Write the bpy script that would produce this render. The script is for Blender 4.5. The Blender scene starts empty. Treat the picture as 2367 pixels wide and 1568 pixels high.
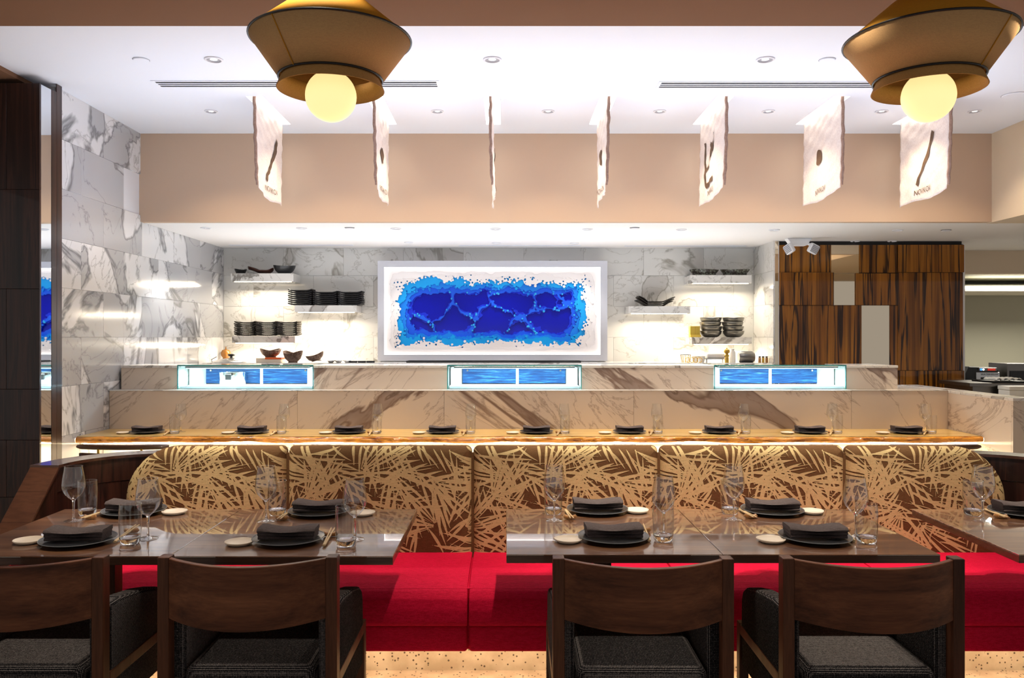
import bpy, bmesh, math, random
import numpy as np
from mathutils import Vector, Matrix

sc = bpy.context.scene
COL = sc.collection
PI = math.pi
R = math.radians

# ------------------------------------------------------------------ camera, world, exposure
F, VX, VY, H = 1900.0, 1168.0, 780.0, 1.5          # focal length in pixels, vanishing point, eye height
cam_d = bpy.data.cameras.new('camera')
cam = bpy.data.objects.new('camera', cam_d); COL.objects.link(cam)
cam.location = (0, 0, H); cam.rotation_euler = (R(90), 0, 0)
cam_d.sensor_width = 36.0; cam_d.lens = 36.0 * F / 2367.0
cam_d.shift_x = (1183.5 - VX) / 2367.0; cam_d.shift_y = (VY - 784.0) / 2367.0
cam_d.clip_start = 0.05
sc.camera = cam

world = bpy.data.worlds.new('world'); sc.world = world; world.use_nodes = True
wb = world.node_tree.nodes['Background']
wb.inputs[0].default_value = (1.0, 0.95, 0.92, 1); wb.inputs[1].default_value = 0.42

vs = sc.view_settings
vs.view_transform = 'Standard'; vs.look = 'None'; vs.gamma = 1.0; vs.use_curve_mapping = False
vs.exposure = 0.0
sc.cycles.transparent_max_bounces = 32
sc.cycles.max_bounces = 8; sc.cycles.transmission_bounces = 8

def light(name, kind, loc, power, color=(1, .9, .78), rot=(0, 0, 0), size=(.1, .1), spot=60, blend=.6, parent=None, radius=.03):
    d = bpy.data.lights.new(name, kind); d.energy = power; d.color = color
    if kind == 'AREA':
        d.shape = 'RECTANGLE'; d.size, d.size_y = size
    elif kind == 'SPOT':
        d.spot_size = R(spot); d.spot_blend = blend; d.shadow_soft_size = radius
    else:
        d.shadow_soft_size = radius
    o = bpy.data.objects.new(name, d); COL.objects.link(o)
    o.location = loc; o.rotation_euler = rot
    if parent: setparent(o, parent)
    return o

# unseen fill lights, added below the white ceilings to brighten them
light('ceiling_fill', 'AREA', (.4, 5.75, 1.95), 66, (.72, .80, 1.0), (R(180), 0, 0), (6.6, 1.6))
light('kitchen_ceiling_fill', 'AREA', (-.2, 8.3, 1.5), 34, (.95, .96, 1.0), (R(180), 0, 0), (5.6, .7))

# ------------------------------------------------------------------ helpers
def at(px, py, Y):
    return Vector(((px - VX) * Y / F, Y, H - (py - VY) * Y / F))
def xat(px, Y): return (px - VX) * Y / F
def zat(py, Y): return H - (py - VY) * Y / F
def on(px, py, z):
    Y = F * (H - z) / (py - VY)
    return Vector(((px - VX) * Y / F, Y, z))

def setparent(o, p):
    o.parent = p
    o.matrix_parent_inverse = Matrix.Translation(-Vector(p.location))

def tag(o, label=None, cat=None, group=None, kind=None):
    if label: o['label'] = label
    if cat: o['category'] = cat
    if group: o['group'] = group
    if kind: o['kind'] = kind
    return o

def thing(name, label, cat, loc=(0, 0, 0), group=None):
    o = bpy.data.objects.new(name, None); COL.objects.link(o)
    o.location = loc; o.empty_display_size = .05
    return tag(o, label, cat, group)

def obj(name, bm, m, parent=None, smooth=False, loc=None):
    me = bpy.data.meshes.new(name)
    bmesh.ops.recalc_face_normals(bm, faces=bm.faces)
    bm.to_mesh(me); bm.free()
    me.materials.append(m)
    if smooth:
        me.polygons.foreach_set('use_smooth', [True] * len(me.polygons))
        try: me.set_sharp_from_angle(angle=R(38))
        except Exception: pass
    o = bpy.data.objects.new(name, me); COL.objects.link(o)
    if loc is not None: o.location = loc
    if parent: setparent(o, parent)
    return o

def struct(name, bm, m, parent=None):
    o = obj(name, bm, m, parent)
    if not parent: o['kind'] = 'structure'
    return o

def dup(root, loc, label=None, rz=0.0, group=None, cat=None):
    r = root.copy(); COL.objects.link(r); r.location = loc; r.rotation_euler = (0, 0, rz)
    if label: r['label'] = label
    if group: r['group'] = group
    inv = root.matrix_parent_inverse
    for ch in list(root.children):
        c = ch.copy(); COL.objects.link(c); pi_ = ch.matrix_parent_inverse.copy(); c.parent = r; c.matrix_parent_inverse = pi_
        for g in list(ch.children):
            d = g.copy(); COL.objects.link(d); pi_ = g.matrix_parent_inverse.copy(); d.parent = c; d.matrix_parent_inverse = pi_
    return r

def B(): return bmesh.new()
def box(bm, x0, x1, y0, y1, z0, z1, bev=0.0, seg=2, mtx=None):
    t = bmesh.new()
    bmesh.ops.create_cube(t, size=1.0)
    for v in t.verts:
        v.co = Vector((x0 + (v.co.x + .5) * (x1 - x0), y0 + (v.co.y + .5) * (y1 - y0), z0 + (v.co.z + .5) * (z1 - z0)))
    if bev > 0:
        bmesh.ops.bevel(t, geom=t.edges[:], offset=bev, segments=seg, profile=.5, affect='EDGES', clamp_overlap=True)
    if mtx is not None: bmesh.ops.transform(t, matrix=mtx, verts=t.verts)
    merge(bm, t); return bm
def merge(bm, t):
    me = bpy.data.meshes.new('tmp'); t.to_mesh(me); t.free(); bm.from_mesh(me); bpy.data.meshes.remove(me)
def bx(*a, **k): return box(B(), *a, **k)

def lathe(prof, n=32, cx=0, cy=0, cz=0, wob=None, closed=False):
    bm = B(); rings = []
    for r, z in prof:
        ring = []
        if r < 1e-5:
            ring = [bm.verts.new((cx, cy, cz + z))] * n
        else:
            for i in range(n):
                a = 2 * PI * i / n
                rr, zz = (r, z) if wob is None else wob(r, z, a)
                ring.append(bm.verts.new((cx + rr * math.cos(a), cy + rr * math.sin(a), cz + zz)))
        rings.append(ring)
    if closed: rings.append(rings[0])
    for A, C in zip(rings, rings[1:]):
        for i in range(n):
            j = (i + 1) % n
            vs_ = []
            for v in (A[i], A[j], C[j], C[i]):
                if v not in vs_: vs_.append(v)
            if len(vs_) >= 3:
                try: bm.faces.new(vs_)
                except ValueError: pass
    return bm

def tube(pts, rad, n=8, bm=None, caps=True, ell=(1, 1)):
    bm = bm or B(); pts = [Vector(p) for p in pts]; rings = []
    rad = rad if isinstance(rad, (list, tuple)) else [rad] * len(pts)
    for i, p in enumerate(pts):
        t = (pts[min(i + 1, len(pts) - 1)] - pts[max(i - 1, 0)]).normalized()
        up = Vector((0, 0, 1)) if abs(t.z) < .9 else Vector((1, 0, 0))
        a = t.cross(up).normalized(); b = a.cross(t)
        rings.append([bm.verts.new(p + (a * math.cos(2 * PI * k / n) * ell[0] + b * math.sin(2 * PI * k / n) * ell[1]) * rad[i]) for k in range(n)])
    for A, C in zip(rings, rings[1:]):
        for k in range(n): bm.faces.new((A[k], A[(k + 1) % n], C[(k + 1) % n], C[k]))
    if caps:
        bm.faces.new(rings[0]); bm.faces.new(rings[-1][::-1])
    return bm

def prism(poly, axis, a0, a1, bm=None, bev=0.0, seg=2):
    """poly of 2D points; axis 'x': (y,z), 'y': (x,z), 'z': (x,y)"""
    t = B()
    def co(p, a):
        return {'x': (a, p[0], p[1]), 'y': (p[0], a, p[1]), 'z': (p[0], p[1], a)}[axis]
    A = [t.verts.new(co(p, a0)) for p in poly]; C = [t.verts.new(co(p, a1)) for p in poly]
    n = len(poly)
    t.faces.new(A); t.faces.new(C[::-1])
    for i in range(n): t.faces.new((A[i], A[(i + 1) % n], C[(i + 1) % n], C[i]))
    bmesh.ops.recalc_face_normals(t, faces=t.faces)
    if bev > 0:
        bmesh.ops.bevel(t, geom=t.edges[:], offset=bev, segments=seg, profile=.5, affect='EDGES', clamp_overlap=True)
    if bm is None: return t
    merge(bm, t); return bm

def rrect(x0, x1, z0, z1, rad, n=8):
    """rounded rectangle outline; rad = (bl, br, tr, tl) each (rx, rz)"""
    pts = []
    cs = [((x0, z0), rad[0], PI), ((x1, z0), rad[1], 1.5 * PI), ((x1, z1), rad[2], 0), ((x0, z1), rad[3], .5 * PI)]
    sg = [(1, 1), (-1, 1), (-1, -1), (1, -1)]
    for ((cx, cz), (rx, rz), a0), (sx, sz) in zip(cs, sg):
        for i in range(n + 1):
            a = a0 + .5 * PI * i / n
            pts.append((cx + sx * rx + rx * math.cos(a), cz + sz * rz + rz * math.sin(a)))
    return pts

def ordn(i): return ['first', 'second', 'third', 'fourth', 'fifth', 'sixth', 'seventh', 'eighth', 'ninth', 'tenth'][i]

# ------------------------------------------------------------------ materials
def mat(name, color, rough=.5, metal=0.0, spec=.5, coat=0.0, coat_rough=.05, emit=None, emit_s=0.0, trans=0.0, ior=1.45):
    m = bpy.data.materials.new(name); m.use_nodes = True
    b = m.node_tree.nodes['Principled BSDF']
    b.inputs['Base Color'].default_value = (*color, 1); b.inputs['Roughness'].default_value = rough
    b.inputs['Metallic'].default_value = metal; b.inputs['Specular IOR Level'].default_value = spec
    b.inputs['Coat Weight'].default_value = coat; b.inputs['Coat Roughness'].default_value = coat_rough
    b.inputs['Transmission Weight'].default_value = trans; b.inputs['IOR'].default_value = ior
    if emit:
        b.inputs['Emission Color'].default_value = (*emit, 1); b.inputs['Emission Strength'].default_value = emit_s
    return m

class NT:
    def __init__(s, m):
        s.t = m.node_tree; s.b = s.t.nodes['Principled BSDF']
    def n(s, typ, ins=None, **kw):
        nd = s.t.nodes.new(typ)
        for k, v in kw.items(): setattr(nd, k, v)
        for k, v in (ins or {}).items():
            sock = nd.inputs[k]
            if hasattr(v, 'is_output') or isinstance(v, bpy.types.NodeSocket): s.t.links.new(v, sock)
            else: sock.default_value = v
        return nd
    def link(s, a, b): s.t.links.new(a, b)
    def ramp(s, fac, stops, interp='LINEAR'):
        nd = s.t.nodes.new('ShaderNodeValToRGB'); s.t.links.new(fac, nd.inputs[0])
        cr = nd.color_ramp; cr.interpolation = interp
        while len(cr.elements) < len(stops): cr.elements.new(.5)
        for e, (p, c) in zip(cr.elements, stops):
            e.position = p; e.color = (*c, 1) if len(c) == 3 else c
        return nd.outputs[0]
    def math(s, op, a, b=None, c=None):
        ins = {0: a}
        if b is not None: ins[1] = b
        if c is not None: ins[2] = c
        return s.n('ShaderNodeMath', ins, operation=op).outputs[0]
    def mix(s, fac, a, b, blend='MIX'):
        nd = s.t.nodes.new('ShaderNodeMix'); nd.data_type = 'RGBA'; nd.blend_type = blend
        for k, v in ((0, fac), (6, a), (7, b)):
            if isinstance(v, bpy.types.NodeSocket): s.t.links.new(v, nd.inputs[k])
            else: nd.inputs[k].default_value = v if k == 0 else (*v, 1)
        return nd.outputs[2]
    def coords(s, scale=(1, 1, 1), rot=(0, 0, 0), rnd=40.0):
        tc = s.t.nodes.new('ShaderNodeTexCoord'); oi = s.t.nodes.new('ShaderNodeObjectInfo')
        add = s.n('ShaderNodeVectorMath', operation='ADD')
        s.link(tc.outputs['Object'], add.inputs[0])
        mul = s.n('ShaderNodeMath', {0: oi.outputs['Random'], 1: rnd}, operation='MULTIPLY')
        s.link(mul.outputs[0], add.inputs[1])
        mp = s.n('ShaderNodeMapping'); s.link(add.outputs[0], mp.inputs[0])
        mp.inputs['Scale'].default_value = scale; mp.inputs['Rotation'].default_value = rot
        return mp.outputs[0]
    def noise(s, vec, scale=5, detail=4, rough=.5, dist=0.0):
        return s.n('ShaderNodeTexNoise', {'Vector': vec, 'Scale': scale, 'Detail': detail, 'Roughness': rough, 'Distortion': dist}).outputs[0]
    def bump(s, h, strength=.2, dist=.01):
        nd = s.n('ShaderNodeBump', {'Height': h, 'Strength': strength, 'Distance': dist})
        s.link(nd.outputs[0], s.b.inputs['Normal'])

def marble(name, white, grey, vein, scale=1.0, thr=.5, rot=(0, 0, 0), stretch=(1, 1, 1), rough=.12, rnd=40.0, spec=.5, hard=.012):
    m = mat(name, white, rough, spec=spec); t = NT(m)
    v = t.coords(stretch, rot, rnd)
    n1 = t.noise(v, 1.5 * scale, 5, .52, 1.2)
    patch = t.ramp(n1, [(0.0, white), (thr - .035, tuple(.93 * c for c in white)), (thr - hard, vein), (thr + hard, grey), (min(.99, thr + .2), tuple(.82 * c + .1 * w for c, w in zip(grey, white)))])
    n2 = t.noise(v, 2.0 * scale, 6, .56, 1.2)
    d = t.math('ABSOLUTE', t.math('SUBTRACT', n2, .5))
    vf = t.ramp(d, [(0.0, (.6, .6, .6)), (.005, (.22, .22, .22)), (.014, (0, 0, 0))])
    c1 = t.mix(vf, patch, vein)
    n3 = t.noise(v, .9 * scale, 3, .5, .4)
    cl = t.ramp(n3, [(.3, (.86, .87, .88)), (.7, (1, 1, 1))])
    c2 = t.mix(1.0, c1, cl, 'MULTIPLY')
    t.link(c2, t.b.inputs['Base Color'])
    return m

def wood(name, stops, scale, rough=.3, coat=0.0, nscale=1.0, dist=.6, rnd=40.0, coat_rough=.04, fine=.25, spec=.5):
    """grain runs along the axis whose scale is small"""
    m = mat(name, stops[0][1], rough, coat=coat, coat_rough=coat_rough, spec=spec); t = NT(m)
    v = t.coords(scale, rnd=rnd)
    n1 = t.noise(v, nscale, 6, .6, dist)
    col = t.ramp(n1, stops)
    v2 = t.coords(tuple(5 * c for c in scale), rnd=rnd)
    n2 = t.noise(v2, nscale * 2, 3, .6, .2)
    f = t.ramp(n2, [(.35, (1 - fine,) * 3), (.65, (1, 1, 1))])
    t.link(t.mix(1.0, col, f, 'MULTIPLY'), t.b.inputs['Base Color'])
    return m

M = {}
M['ceil'] = mat('ceiling_white', (.77, .80, .88), .9, spec=.1)
M['low_ceil'] = mat('lower_ceiling_white', (.82, .80, .80), .9, spec=.1)
M['beige'] = mat('beige_paint', (.55, .405, .30), .8, spec=.15)
M['beige2'] = mat('pale_beige_paint', (.66, .55, .42), .8, spec=.15)
M['brown'] = mat('brown_paint', (.19, .10, .058), .8, spec=.1)
M['white_paint'] = mat('white_paint', (.8, .8, .83), .5)
M['trimwhite'] = mat('white_trim', (.72, .72, .76), .5)
M['grey'] = mat('baffle_grey', (.35, .35, .38), .5)
M['dark'] = mat('dark_gap', (.012, .011, .012), .6)
M['lens'] = mat('lamp_lens', (1, 1, 1), .3, emit=(1, .95, .88), emit_s=1.5)
M['black'] = mat('black_plastic', (.015, .015, .017), .35)
M['mirror'] = mat('mirror_glass', (.80, .70, .54), .02, metal=1.0)
M['mirror_w'] = mat('mirror_cool', (.80, .84, .88), .015, metal=1.0)
M['marble_wall'] = marble('marble_wall_tile', (.80, .80, .82), (.47, .47, .49), (.20, .20, .21), .60, .49, rot=(.5, .4, .3), hard=.007)
M['marble_back'] = marble('marble_back_tile', (.76, .75, .72), (.58, .56, .53), (.33, .31, .27), .8, .58, rot=(.3, .7, .2), hard=.008)
def marble_slab():
    m = mat('marble_bar_slab', (.66, .56, .46), .15); t = NT(m)
    r = t.coords((1, 1, 1), (0, R(48), 0), 30.0)
    mp = t.n('ShaderNodeMapping', {'Vector': r}); mp.inputs['Scale'].default_value = (1.0, .3, .26)
    n1 = t.noise(mp.outputs[0], 1.7, 5, .5, .55)
    base = t.ramp(n1, [(0, (.68, .59, .50)), (.585, (.66, .57, .48)), (.60, (.20, .13, .10)), (.612, (.30, .23, .19)), (.655, (.36, .28, .24)), (.668, (.20, .14, .11)), (.69, (.64, .55, .46)), (1, (.70, .62, .53))])
    n2 = t.noise(mp.outputs[0], 3.2, 7, .6, 1.3); dd = t.math('ABSOLUTE', t.math('SUBTRACT', n2, .5))
    vf = t.ramp(dd, [(0, (.6, .6, .6)), (.006, (.3, .3, .3)), (.02, (0, 0, 0))])
    n3 = t.noise(mp.outputs[0], 5.0, 5, .6, .6); spk = t.ramp(n3, [(.68, (0, 0, 0)), (.78, (.5, .5, .5))])
    c1 = t.mix(vf, base, (.24, .16, .12)); c2 = t.mix(spk, c1, (.34, .25, .2))
    t.link(c2, t.b.inputs['Base Color']); return m
M['marble_bar'] = marble_slab()
M['marble_shelf'] = marble('marble_shelf', (.80, .78, .75), (.45, .43, .41), (.22, .2, .18), 1.2, .62, rot=(.2, .6, .1))
def zebra():
    m = mat('zebra_veneer', (.3, .12, .02), .3, coat=.5, coat_rough=.02, spec=.2); t = NT(m)
    v = t.coords((7.0, 1.0, .28)); n1 = t.noise(v, 1.0, 5, .55, .25)
    base = t.ramp(n1, [(.30, (.05, .017, .004)), (.40, (.20, .068, .008)), (.48, (.38, .145, .015)), (.56, (.33, .12, .013)), (.66, (.17, .055, .007)), (.75, (.04, .014, .004))])
    v2 = t.coords((10.0, 1.0, .35)); n2 = t.noise(v2, 1.0, 4, .5, .35)
    lines = t.ramp(t.math('PINGPONG', t.math('MULTIPLY', n2, 5.0), .5), [(0, (.95, .95, .95)), (.07, (.9, .9, .9)), (.16, (0, 0, 0))])
    v3 = t.coords((60.0, 1.0, 1.2)); n3 = t.noise(v3, 1.0, 3, .6, .1); f = t.ramp(n3, [(.35, (.72, .72, .72)), (.65, (1, 1, 1))])
    col = t.mix(1.0, t.mix(lines, base, (.022, .008, .004)), f, 'MULTIPLY')
    t.link(col, t.b.inputs['Base Color']); return m
M['zebra'] = zebra()
RW = [(.30, (.006, .003, .003)), (.45, (.028, .011, .008)), (.52, (.055, .020, .013)), (.56, (.018, .008, .007)), (.66, (.065, .023, .014)), (.8, (.008, .004, .004))]
M['rose'] = wood('rosewood_veneer', RW, (9.0, 9.0, .4), .3, .25, 1.0, .4, coat_rough=.03)
M['rose_cap'] = wood('rosewood_cap', [(.3, (.025, .010, .007)), (.5, (.10, .04, .022)), (.7, (.05, .018, .012))], (2.0, 9.0, 9.0), .3, 1.0, 1.0, .3, coat_rough=.05)
M['walnut'] = wood('walnut_chair', [(.3, (.055, .018, .009)), (.5, (.15, .053, .024)), (.7, (.24, .092, .042))], (1.2, 9.0, 16.0), .42, 0, 1.0, .3, spec=.25)
M['walnut_v'] = wood('walnut_post', [(.3, (.04, .014, .008)), (.5, (.10, .037, .018)), (.7, (.15, .058, .028))], (16.0, 16.0, 1.2), .4, 0, 1.0, .3, spec=.25)
M['table'] = wood('table_veneer', [(.3, (.09, .036, .016)), (.5, (.20, .088, .040)), (.72, (.31, .150, .072))], (.8, 14.0, 14.0), .35, 1.0, 1.0, .2, coat_rough=.02)
M['table'].node_tree.nodes['Principled BSDF'].inputs['Coat IOR'].default_value = 4.0
M['table_edge'] = wood('table_edge', [(.3, (.045, .019, .011)), (.55, (.12, .052, .028)), (.75, (.07, .03, .018))], (1.0, 12.0, 30.0), .35, .5, 1.0, .2)
M['slab'] = wood('bar_slab_wood', [(.3, (.50, .29, .07)), (.5, (.72, .47, .14)), (.7, (.80, .58, .24))], (.7, 9.0, 9.0), .3, .6, 1.0, .5, coat_rough=.08)
M['panel_brown'] = wood('bar_chair_wood', [(.3, (.05, .02, .010)), (.6, (.13, .055, .025))], (1.0, 10.0, 10.0), .35, .4)
def amber():
    m = mat('live_edge_amber', (.4, .16, .02), .25, coat=1.0, coat_rough=.08); t = NT(m)
    v = t.coords((1.6, 6.0, 9.0)); n = t.noise(v, 2.2, 6, .62, 1.6)
    t.link(t.ramp(n, [(.28, (.04, .012, .004)), (.38, (.30, .085, .008)), (.48, (.72, .28, .02)), (.58, (.88, .38, .02)), (.66, (.45, .12, .008)), (.8, (.95, .55, .08))]), t.b.inputs['Base Color'])
    t.bump(n, .7, .02); return m
M['amber'] = amber()
def fabric(name, c1, c2, sc1, rough=.9, bs=.4, sheen=0.0):
    m = mat(name, c1, rough, spec=.15); t = NT(m)
    v = t.coords((1, 1, 1)); n = t.noise(v, sc1, 2, .5, .3)
    va = t.coords((.25, 1, 1)); n2 = t.noise(va, sc1 * .6, 2, .5)
    k = t.math('MULTIPLY', t.math('ADD', n, n2), .5)
    t.link(t.ramp(k, [(.42, c1), (.58, c2)]), t.b.inputs['Base Color'])
    t.bump(k, bs, .002)
    if sheen: t.b.inputs['Sheen Weight'].default_value = sheen
    return m
def tweed():
    m = mat('charcoal_tweed', (.02, .02, .022), .95, spec=.1); t = NT(m)
    v = t.coords((1, 1, 1))
    w1 = t.n('ShaderNodeTexWave', {'Vector': v, 'Scale': 62.0, 'Distortion': 2.2, 'Detail': 2.0, 'Detail Scale': 5.0}, wave_type='BANDS', bands_direction='X').outputs[1]
    w2 = t.n('ShaderNodeTexWave', {'Vector': v, 'Scale': 62.0, 'Distortion': 2.2, 'Detail': 2.0, 'Detail Scale': 5.0}, wave_type='BANDS', bands_direction='Y').outputs[1]
    w3 = t.n('ShaderNodeTexWave', {'Vector': v, 'Scale': 62.0, 'Distortion': 2.2, 'Detail': 2.0, 'Detail Scale': 5.0}, wave_type='BANDS', bands_direction='Z').outputs[1]
    k = t.math('MULTIPLY', t.math('ADD', t.math('ADD', w1, w2), w3), .333)
    n = t.noise(v, 160, 2, .6)
    k2 = t.math('ADD', t.math('MULTIPLY', k, .65), t.math('MULTIPLY', n, .35))
    t.link(t.ramp(k2, [(.36, (.004, .004, .005)), (.5, (.017, .0155, .0165)), (.66, (.17, .152, .146))]), t.b.inputs['Base Color'])
    t.bump(k2, .8, .004); return m
M['tweed'] = tweed()
M['red'] = fabric('red_upholstery', (.56, .002, .030), (.70, .006, .05), 300, .75, .25)
M['back_fabric'] = fabric('brown_ground_fabric', (.12, .060, .024), (.15, .076, .031), 260, .8, .2)
M['leaf'] = fabric('tan_leaf_print', (.52, .38, .18), (.60, .45, .22), 260, .75, .2)
M['napkin'] = fabric('charcoal_napkin', (.075, .058, .056), (.11, .088, .086), 420, .85, .2)
M['cloth'] = fabric('banner_cloth', (.74, .64, .60), (.82, .73, .69), 120, .9, .5)
M['hem'] = fabric('banner_hem', (.30, .19, .145), (.36, .24, .19), 90, .9, .5)
M['ink'] = mat('banner_print_brown', (.13, .085, .06), .9, spec=.1)
M['plate'] = mat('charcoal_plate', (.012, .013, .016), .35, coat=.4, coat_rough=.2)
M['plate_rim'] = mat('pale_plate_rim', (.16, .17, .18), .4)  # paler than the plate body
M['cream'] = mat('cream_ceramic', (.72, .62, .50), .35)
M['restwood'] = wood('chopstick_rest_wood', [(.3, (.22, .085, .02)), (.6, (.45, .21, .06))], (20, 20, 20), .4, .4)
M['stick'] = mat('pale_bamboo', (.62, .45, .24), .5)
M['stick_tip'] = mat('bamboo_dark_end', (.20, .08, .03), .5)
M['terrazzo'] = mat('terrazzo', (.5, .42, .3), .35)
def terrazzo():
    t = NT(M['terrazzo']); v = t.coords((1, 1, 1), rnd=0)
    vo = t.n('ShaderNodeTexVoronoi', {'Vector': v, 'Scale': 75.0}, feature='F1')
    sp = t.math('MULTIPLY', t.math('LESS_THAN', vo.outputs['Distance'], .33), t.math('GREATER_THAN', t.n('ShaderNodeSeparateColor', {0: vo.outputs['Color']}).outputs[0], .72))
    base = t.ramp(t.noise(v, 12, 4), [(.35, (.46, .38, .26)), (.65, (.60, .52, .38))])
    t.link(t.mix(sp, base, (.10, .075, .05)), t.b.inputs['Base Color'])
terrazzo()
M['glass'] = mat('clear_glass', (1, 1, 1), 0.0, trans=1.0, ior=1.47)
def thin_glass(name, tint, f0=.05, f1=.75, power=3.2):
    """thin clear wall: see-through, with reflection that grows towards grazing view"""
    m = bpy.data.materials.new(name); m.use_nodes = True; nt = m.node_tree
    for n in list(nt.nodes):
        if n.type == 'BSDF_PRINCIPLED': nt.nodes.remove(n)
    out = [n for n in nt.nodes if n.type == 'OUTPUT_MATERIAL'][0]
    tr = nt.nodes.new('ShaderNodeBsdfTransparent'); tr.inputs[0].default_value = (*tint, 1)
    gl = nt.nodes.new('ShaderNodeBsdfGlossy'); gl.inputs['Roughness'].default_value = .02
    lw = nt.nodes.new('ShaderNodeLayerWeight'); lw.inputs[0].default_value = .5
    pw = nt.nodes.new('ShaderNodeMath'); pw.operation = 'POWER'; pw.inputs[1].default_value = power
    ml = nt.nodes.new('ShaderNodeMath'); ml.operation = 'MULTIPLY_ADD'; ml.inputs[1].default_value = f1; ml.inputs[2].default_value = f0
    mx = nt.nodes.new('ShaderNodeMixShader')
    nt.links.new(lw.outputs['Facing'], pw.inputs[0]); nt.links.new(pw.outputs[0], ml.inputs[0]); nt.links.new(ml.outputs[0], mx.inputs[0])
    nt.links.new(tr.outputs[0], mx.inputs[1]); nt.links.new(gl.outputs[0], mx.inputs[2])
    nt.links.new(mx.outputs[0], out.inputs[0]); return m
M['thin'] = thin_glass('thin_clear_glass', (.965, .975, .975), .12, .85, 2.4)
M['pane'] = thin_glass('case_glass', (.93, .99, .99), .03, .5, 4)
M['glass_edge'] = mat('teal_glass_edge', (.01, .22, .22), .1, coat=1)
M['steel'] = mat('brushed_steel', (.52, .52, .52), .28, metal=1.0)
M['steel_dark'] = mat('dark_steel', (.20, .19, .18), .35, metal=1.0)
M['chrome'] = mat('chrome', (.8, .8, .8), .08, metal=1.0)
M['case_white'] = mat('case_white_panel', (.78, .88, .95), .4)
def bluepanel():  # blue of the cool LED light put into the door colour
    m = mat('case_led_blue_door', (.05, .30, .62), .3, metal=.2); t = NT(m)
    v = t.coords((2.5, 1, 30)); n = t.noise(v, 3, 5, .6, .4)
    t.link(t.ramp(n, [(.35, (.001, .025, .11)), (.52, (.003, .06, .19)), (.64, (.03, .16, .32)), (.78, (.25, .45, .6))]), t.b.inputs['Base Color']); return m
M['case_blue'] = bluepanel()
M['led_cool'] = mat('cool_led', (1, 1, 1), .5, emit=(.70, .92, 1.0), emit_s=9.0)
M['led_warm'] = mat('warm_led', (1, 1, 1), .5, emit=(1.0, .78, .48), emit_s=14.0)
M['led_art'] = mat('art_led', (1, 1, 1), .5, emit=(1.0, .93, .84), emit_s=3.2)
M['led_slot'] = mat('slot_led', (1, 1, 1), .5, emit=(1.0, .90, .72), emit_s=16.0)
M['shade'] = fabric('lamp_shade_tan', (.62, .37, .17), (.68, .42, .19), 400, .8, .1)
M['shade_top'] = fabric('lamp_shade_mustard', (.50, .23, .02), (.56, .26, .025), 400, .8, .1)
M['collar'] = fabric('lamp_collar', (.46, .25, .085), (.52, .29, .10), 400, .8, .1)
M['globe'] = mat('lamp_globe', (.9, .86, .6), .4, emit=(1.0, .84, .36), emit_s=.92)
M['art_white'] = mat('art_white', (.86, .82, .82), .6)
M['art_1'] = mat('art_cyan', (.0, .36, .88), .45)
M['art_2'] = mat('art_azure', (.0, .22, .84), .45)
M['art_3'] = mat('art_royal', (.0, .10, .80), .45)
M['art_4'] = mat('art_deep_edge', (.0, .022, .66), .4)
M['art_5'] = mat('art_deep_blue', (.0, .004, .42), .2)
M['art_bead'] = mat('art_bead', (.03, .42, .85), .35)
M['art_frame'] = mat('art_frame_lacquer', (.55, .56, .62), .45)
M['tray'] = mat('black_ribbed_tray', (.010, .009, .010), .45, spec=.3)
M['tray2'] = mat('dark_bronze_tray', (.022, .016, .010), .42, spec=.4)
M['bowl_dark'] = mat('charcoal_bowl', (.014, .014, .016), .4, coat=.3)
M['bowl_brown'] = mat('russet_dish', (.06, .016, .009), .4)
M['bowl_silver'] = mat('pewter_glaze', (.22, .21, .19), .28, metal=.75)
M['bowl_clay'] = fabric('rough_clay', (.10, .06, .045), (.22, .15, .12), 60, .5, .3)
def moss():
    m = mat('moss_glaze', (.05, .04, .03), .4); t = NT(m); v = t.coords((1, 1, 1)); n = t.noise(v, 45, 5, .7)
    t.link(t.ramp(n, [(.42, (.022, .014, .009)), (.52, (.055, .045, .03)), (.6, (.25, .30, .24)), (.7, (.10, .08, .05))]), t.b.inputs['Base Color']); return m
M['moss'] = moss()
M['gold'] = mat('brass', (.62, .40, .08), .3, metal=.7)
M['yellow'] = mat('yellow_box', (.50, .36, .05), .5)
M['amberglass'] = mat('amber_ceramic', (.30, .12, .02), .25)
M['orange'] = mat('orange_lacquer', (.75, .12, .02), .4)
M['whiteware'] = mat('white_ware', (.8, .78, .74), .35)
M['pan'] = mat('aluminium_lid', (.5, .5, .5), .25, metal=.8)
M['kitchen'] = mat('kitchen_wall', (.40, .39, .31), .5)
M['kitchen_low'] = mat('kitchen_trim', (.75, .73, .66), .5)
M['blue_light'] = mat('blue_indicator', (.02, .1, .9), .3, emit=(.05, .25, 1), emit_s=2.5)
M['white_light'] = mat('white_indicator', (.9, .9, 1), .3, emit=(.8, .9, 1), emit_s=1.6)
M['red_light'] = mat('red_indicator', (.6, .02, .01), .3, emit=(1, .05, .02), emit_s=.35)
M['blue_text'] = mat('blue_print', (.05, .2, .5), .5)
M['grey_text'] = mat('grey_print', (.18, .18, .18), .5)
M['towel'] = fabric('white_towel', (.72, .72, .66), (.82, .82, .76), 200, .9, .4)

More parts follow.
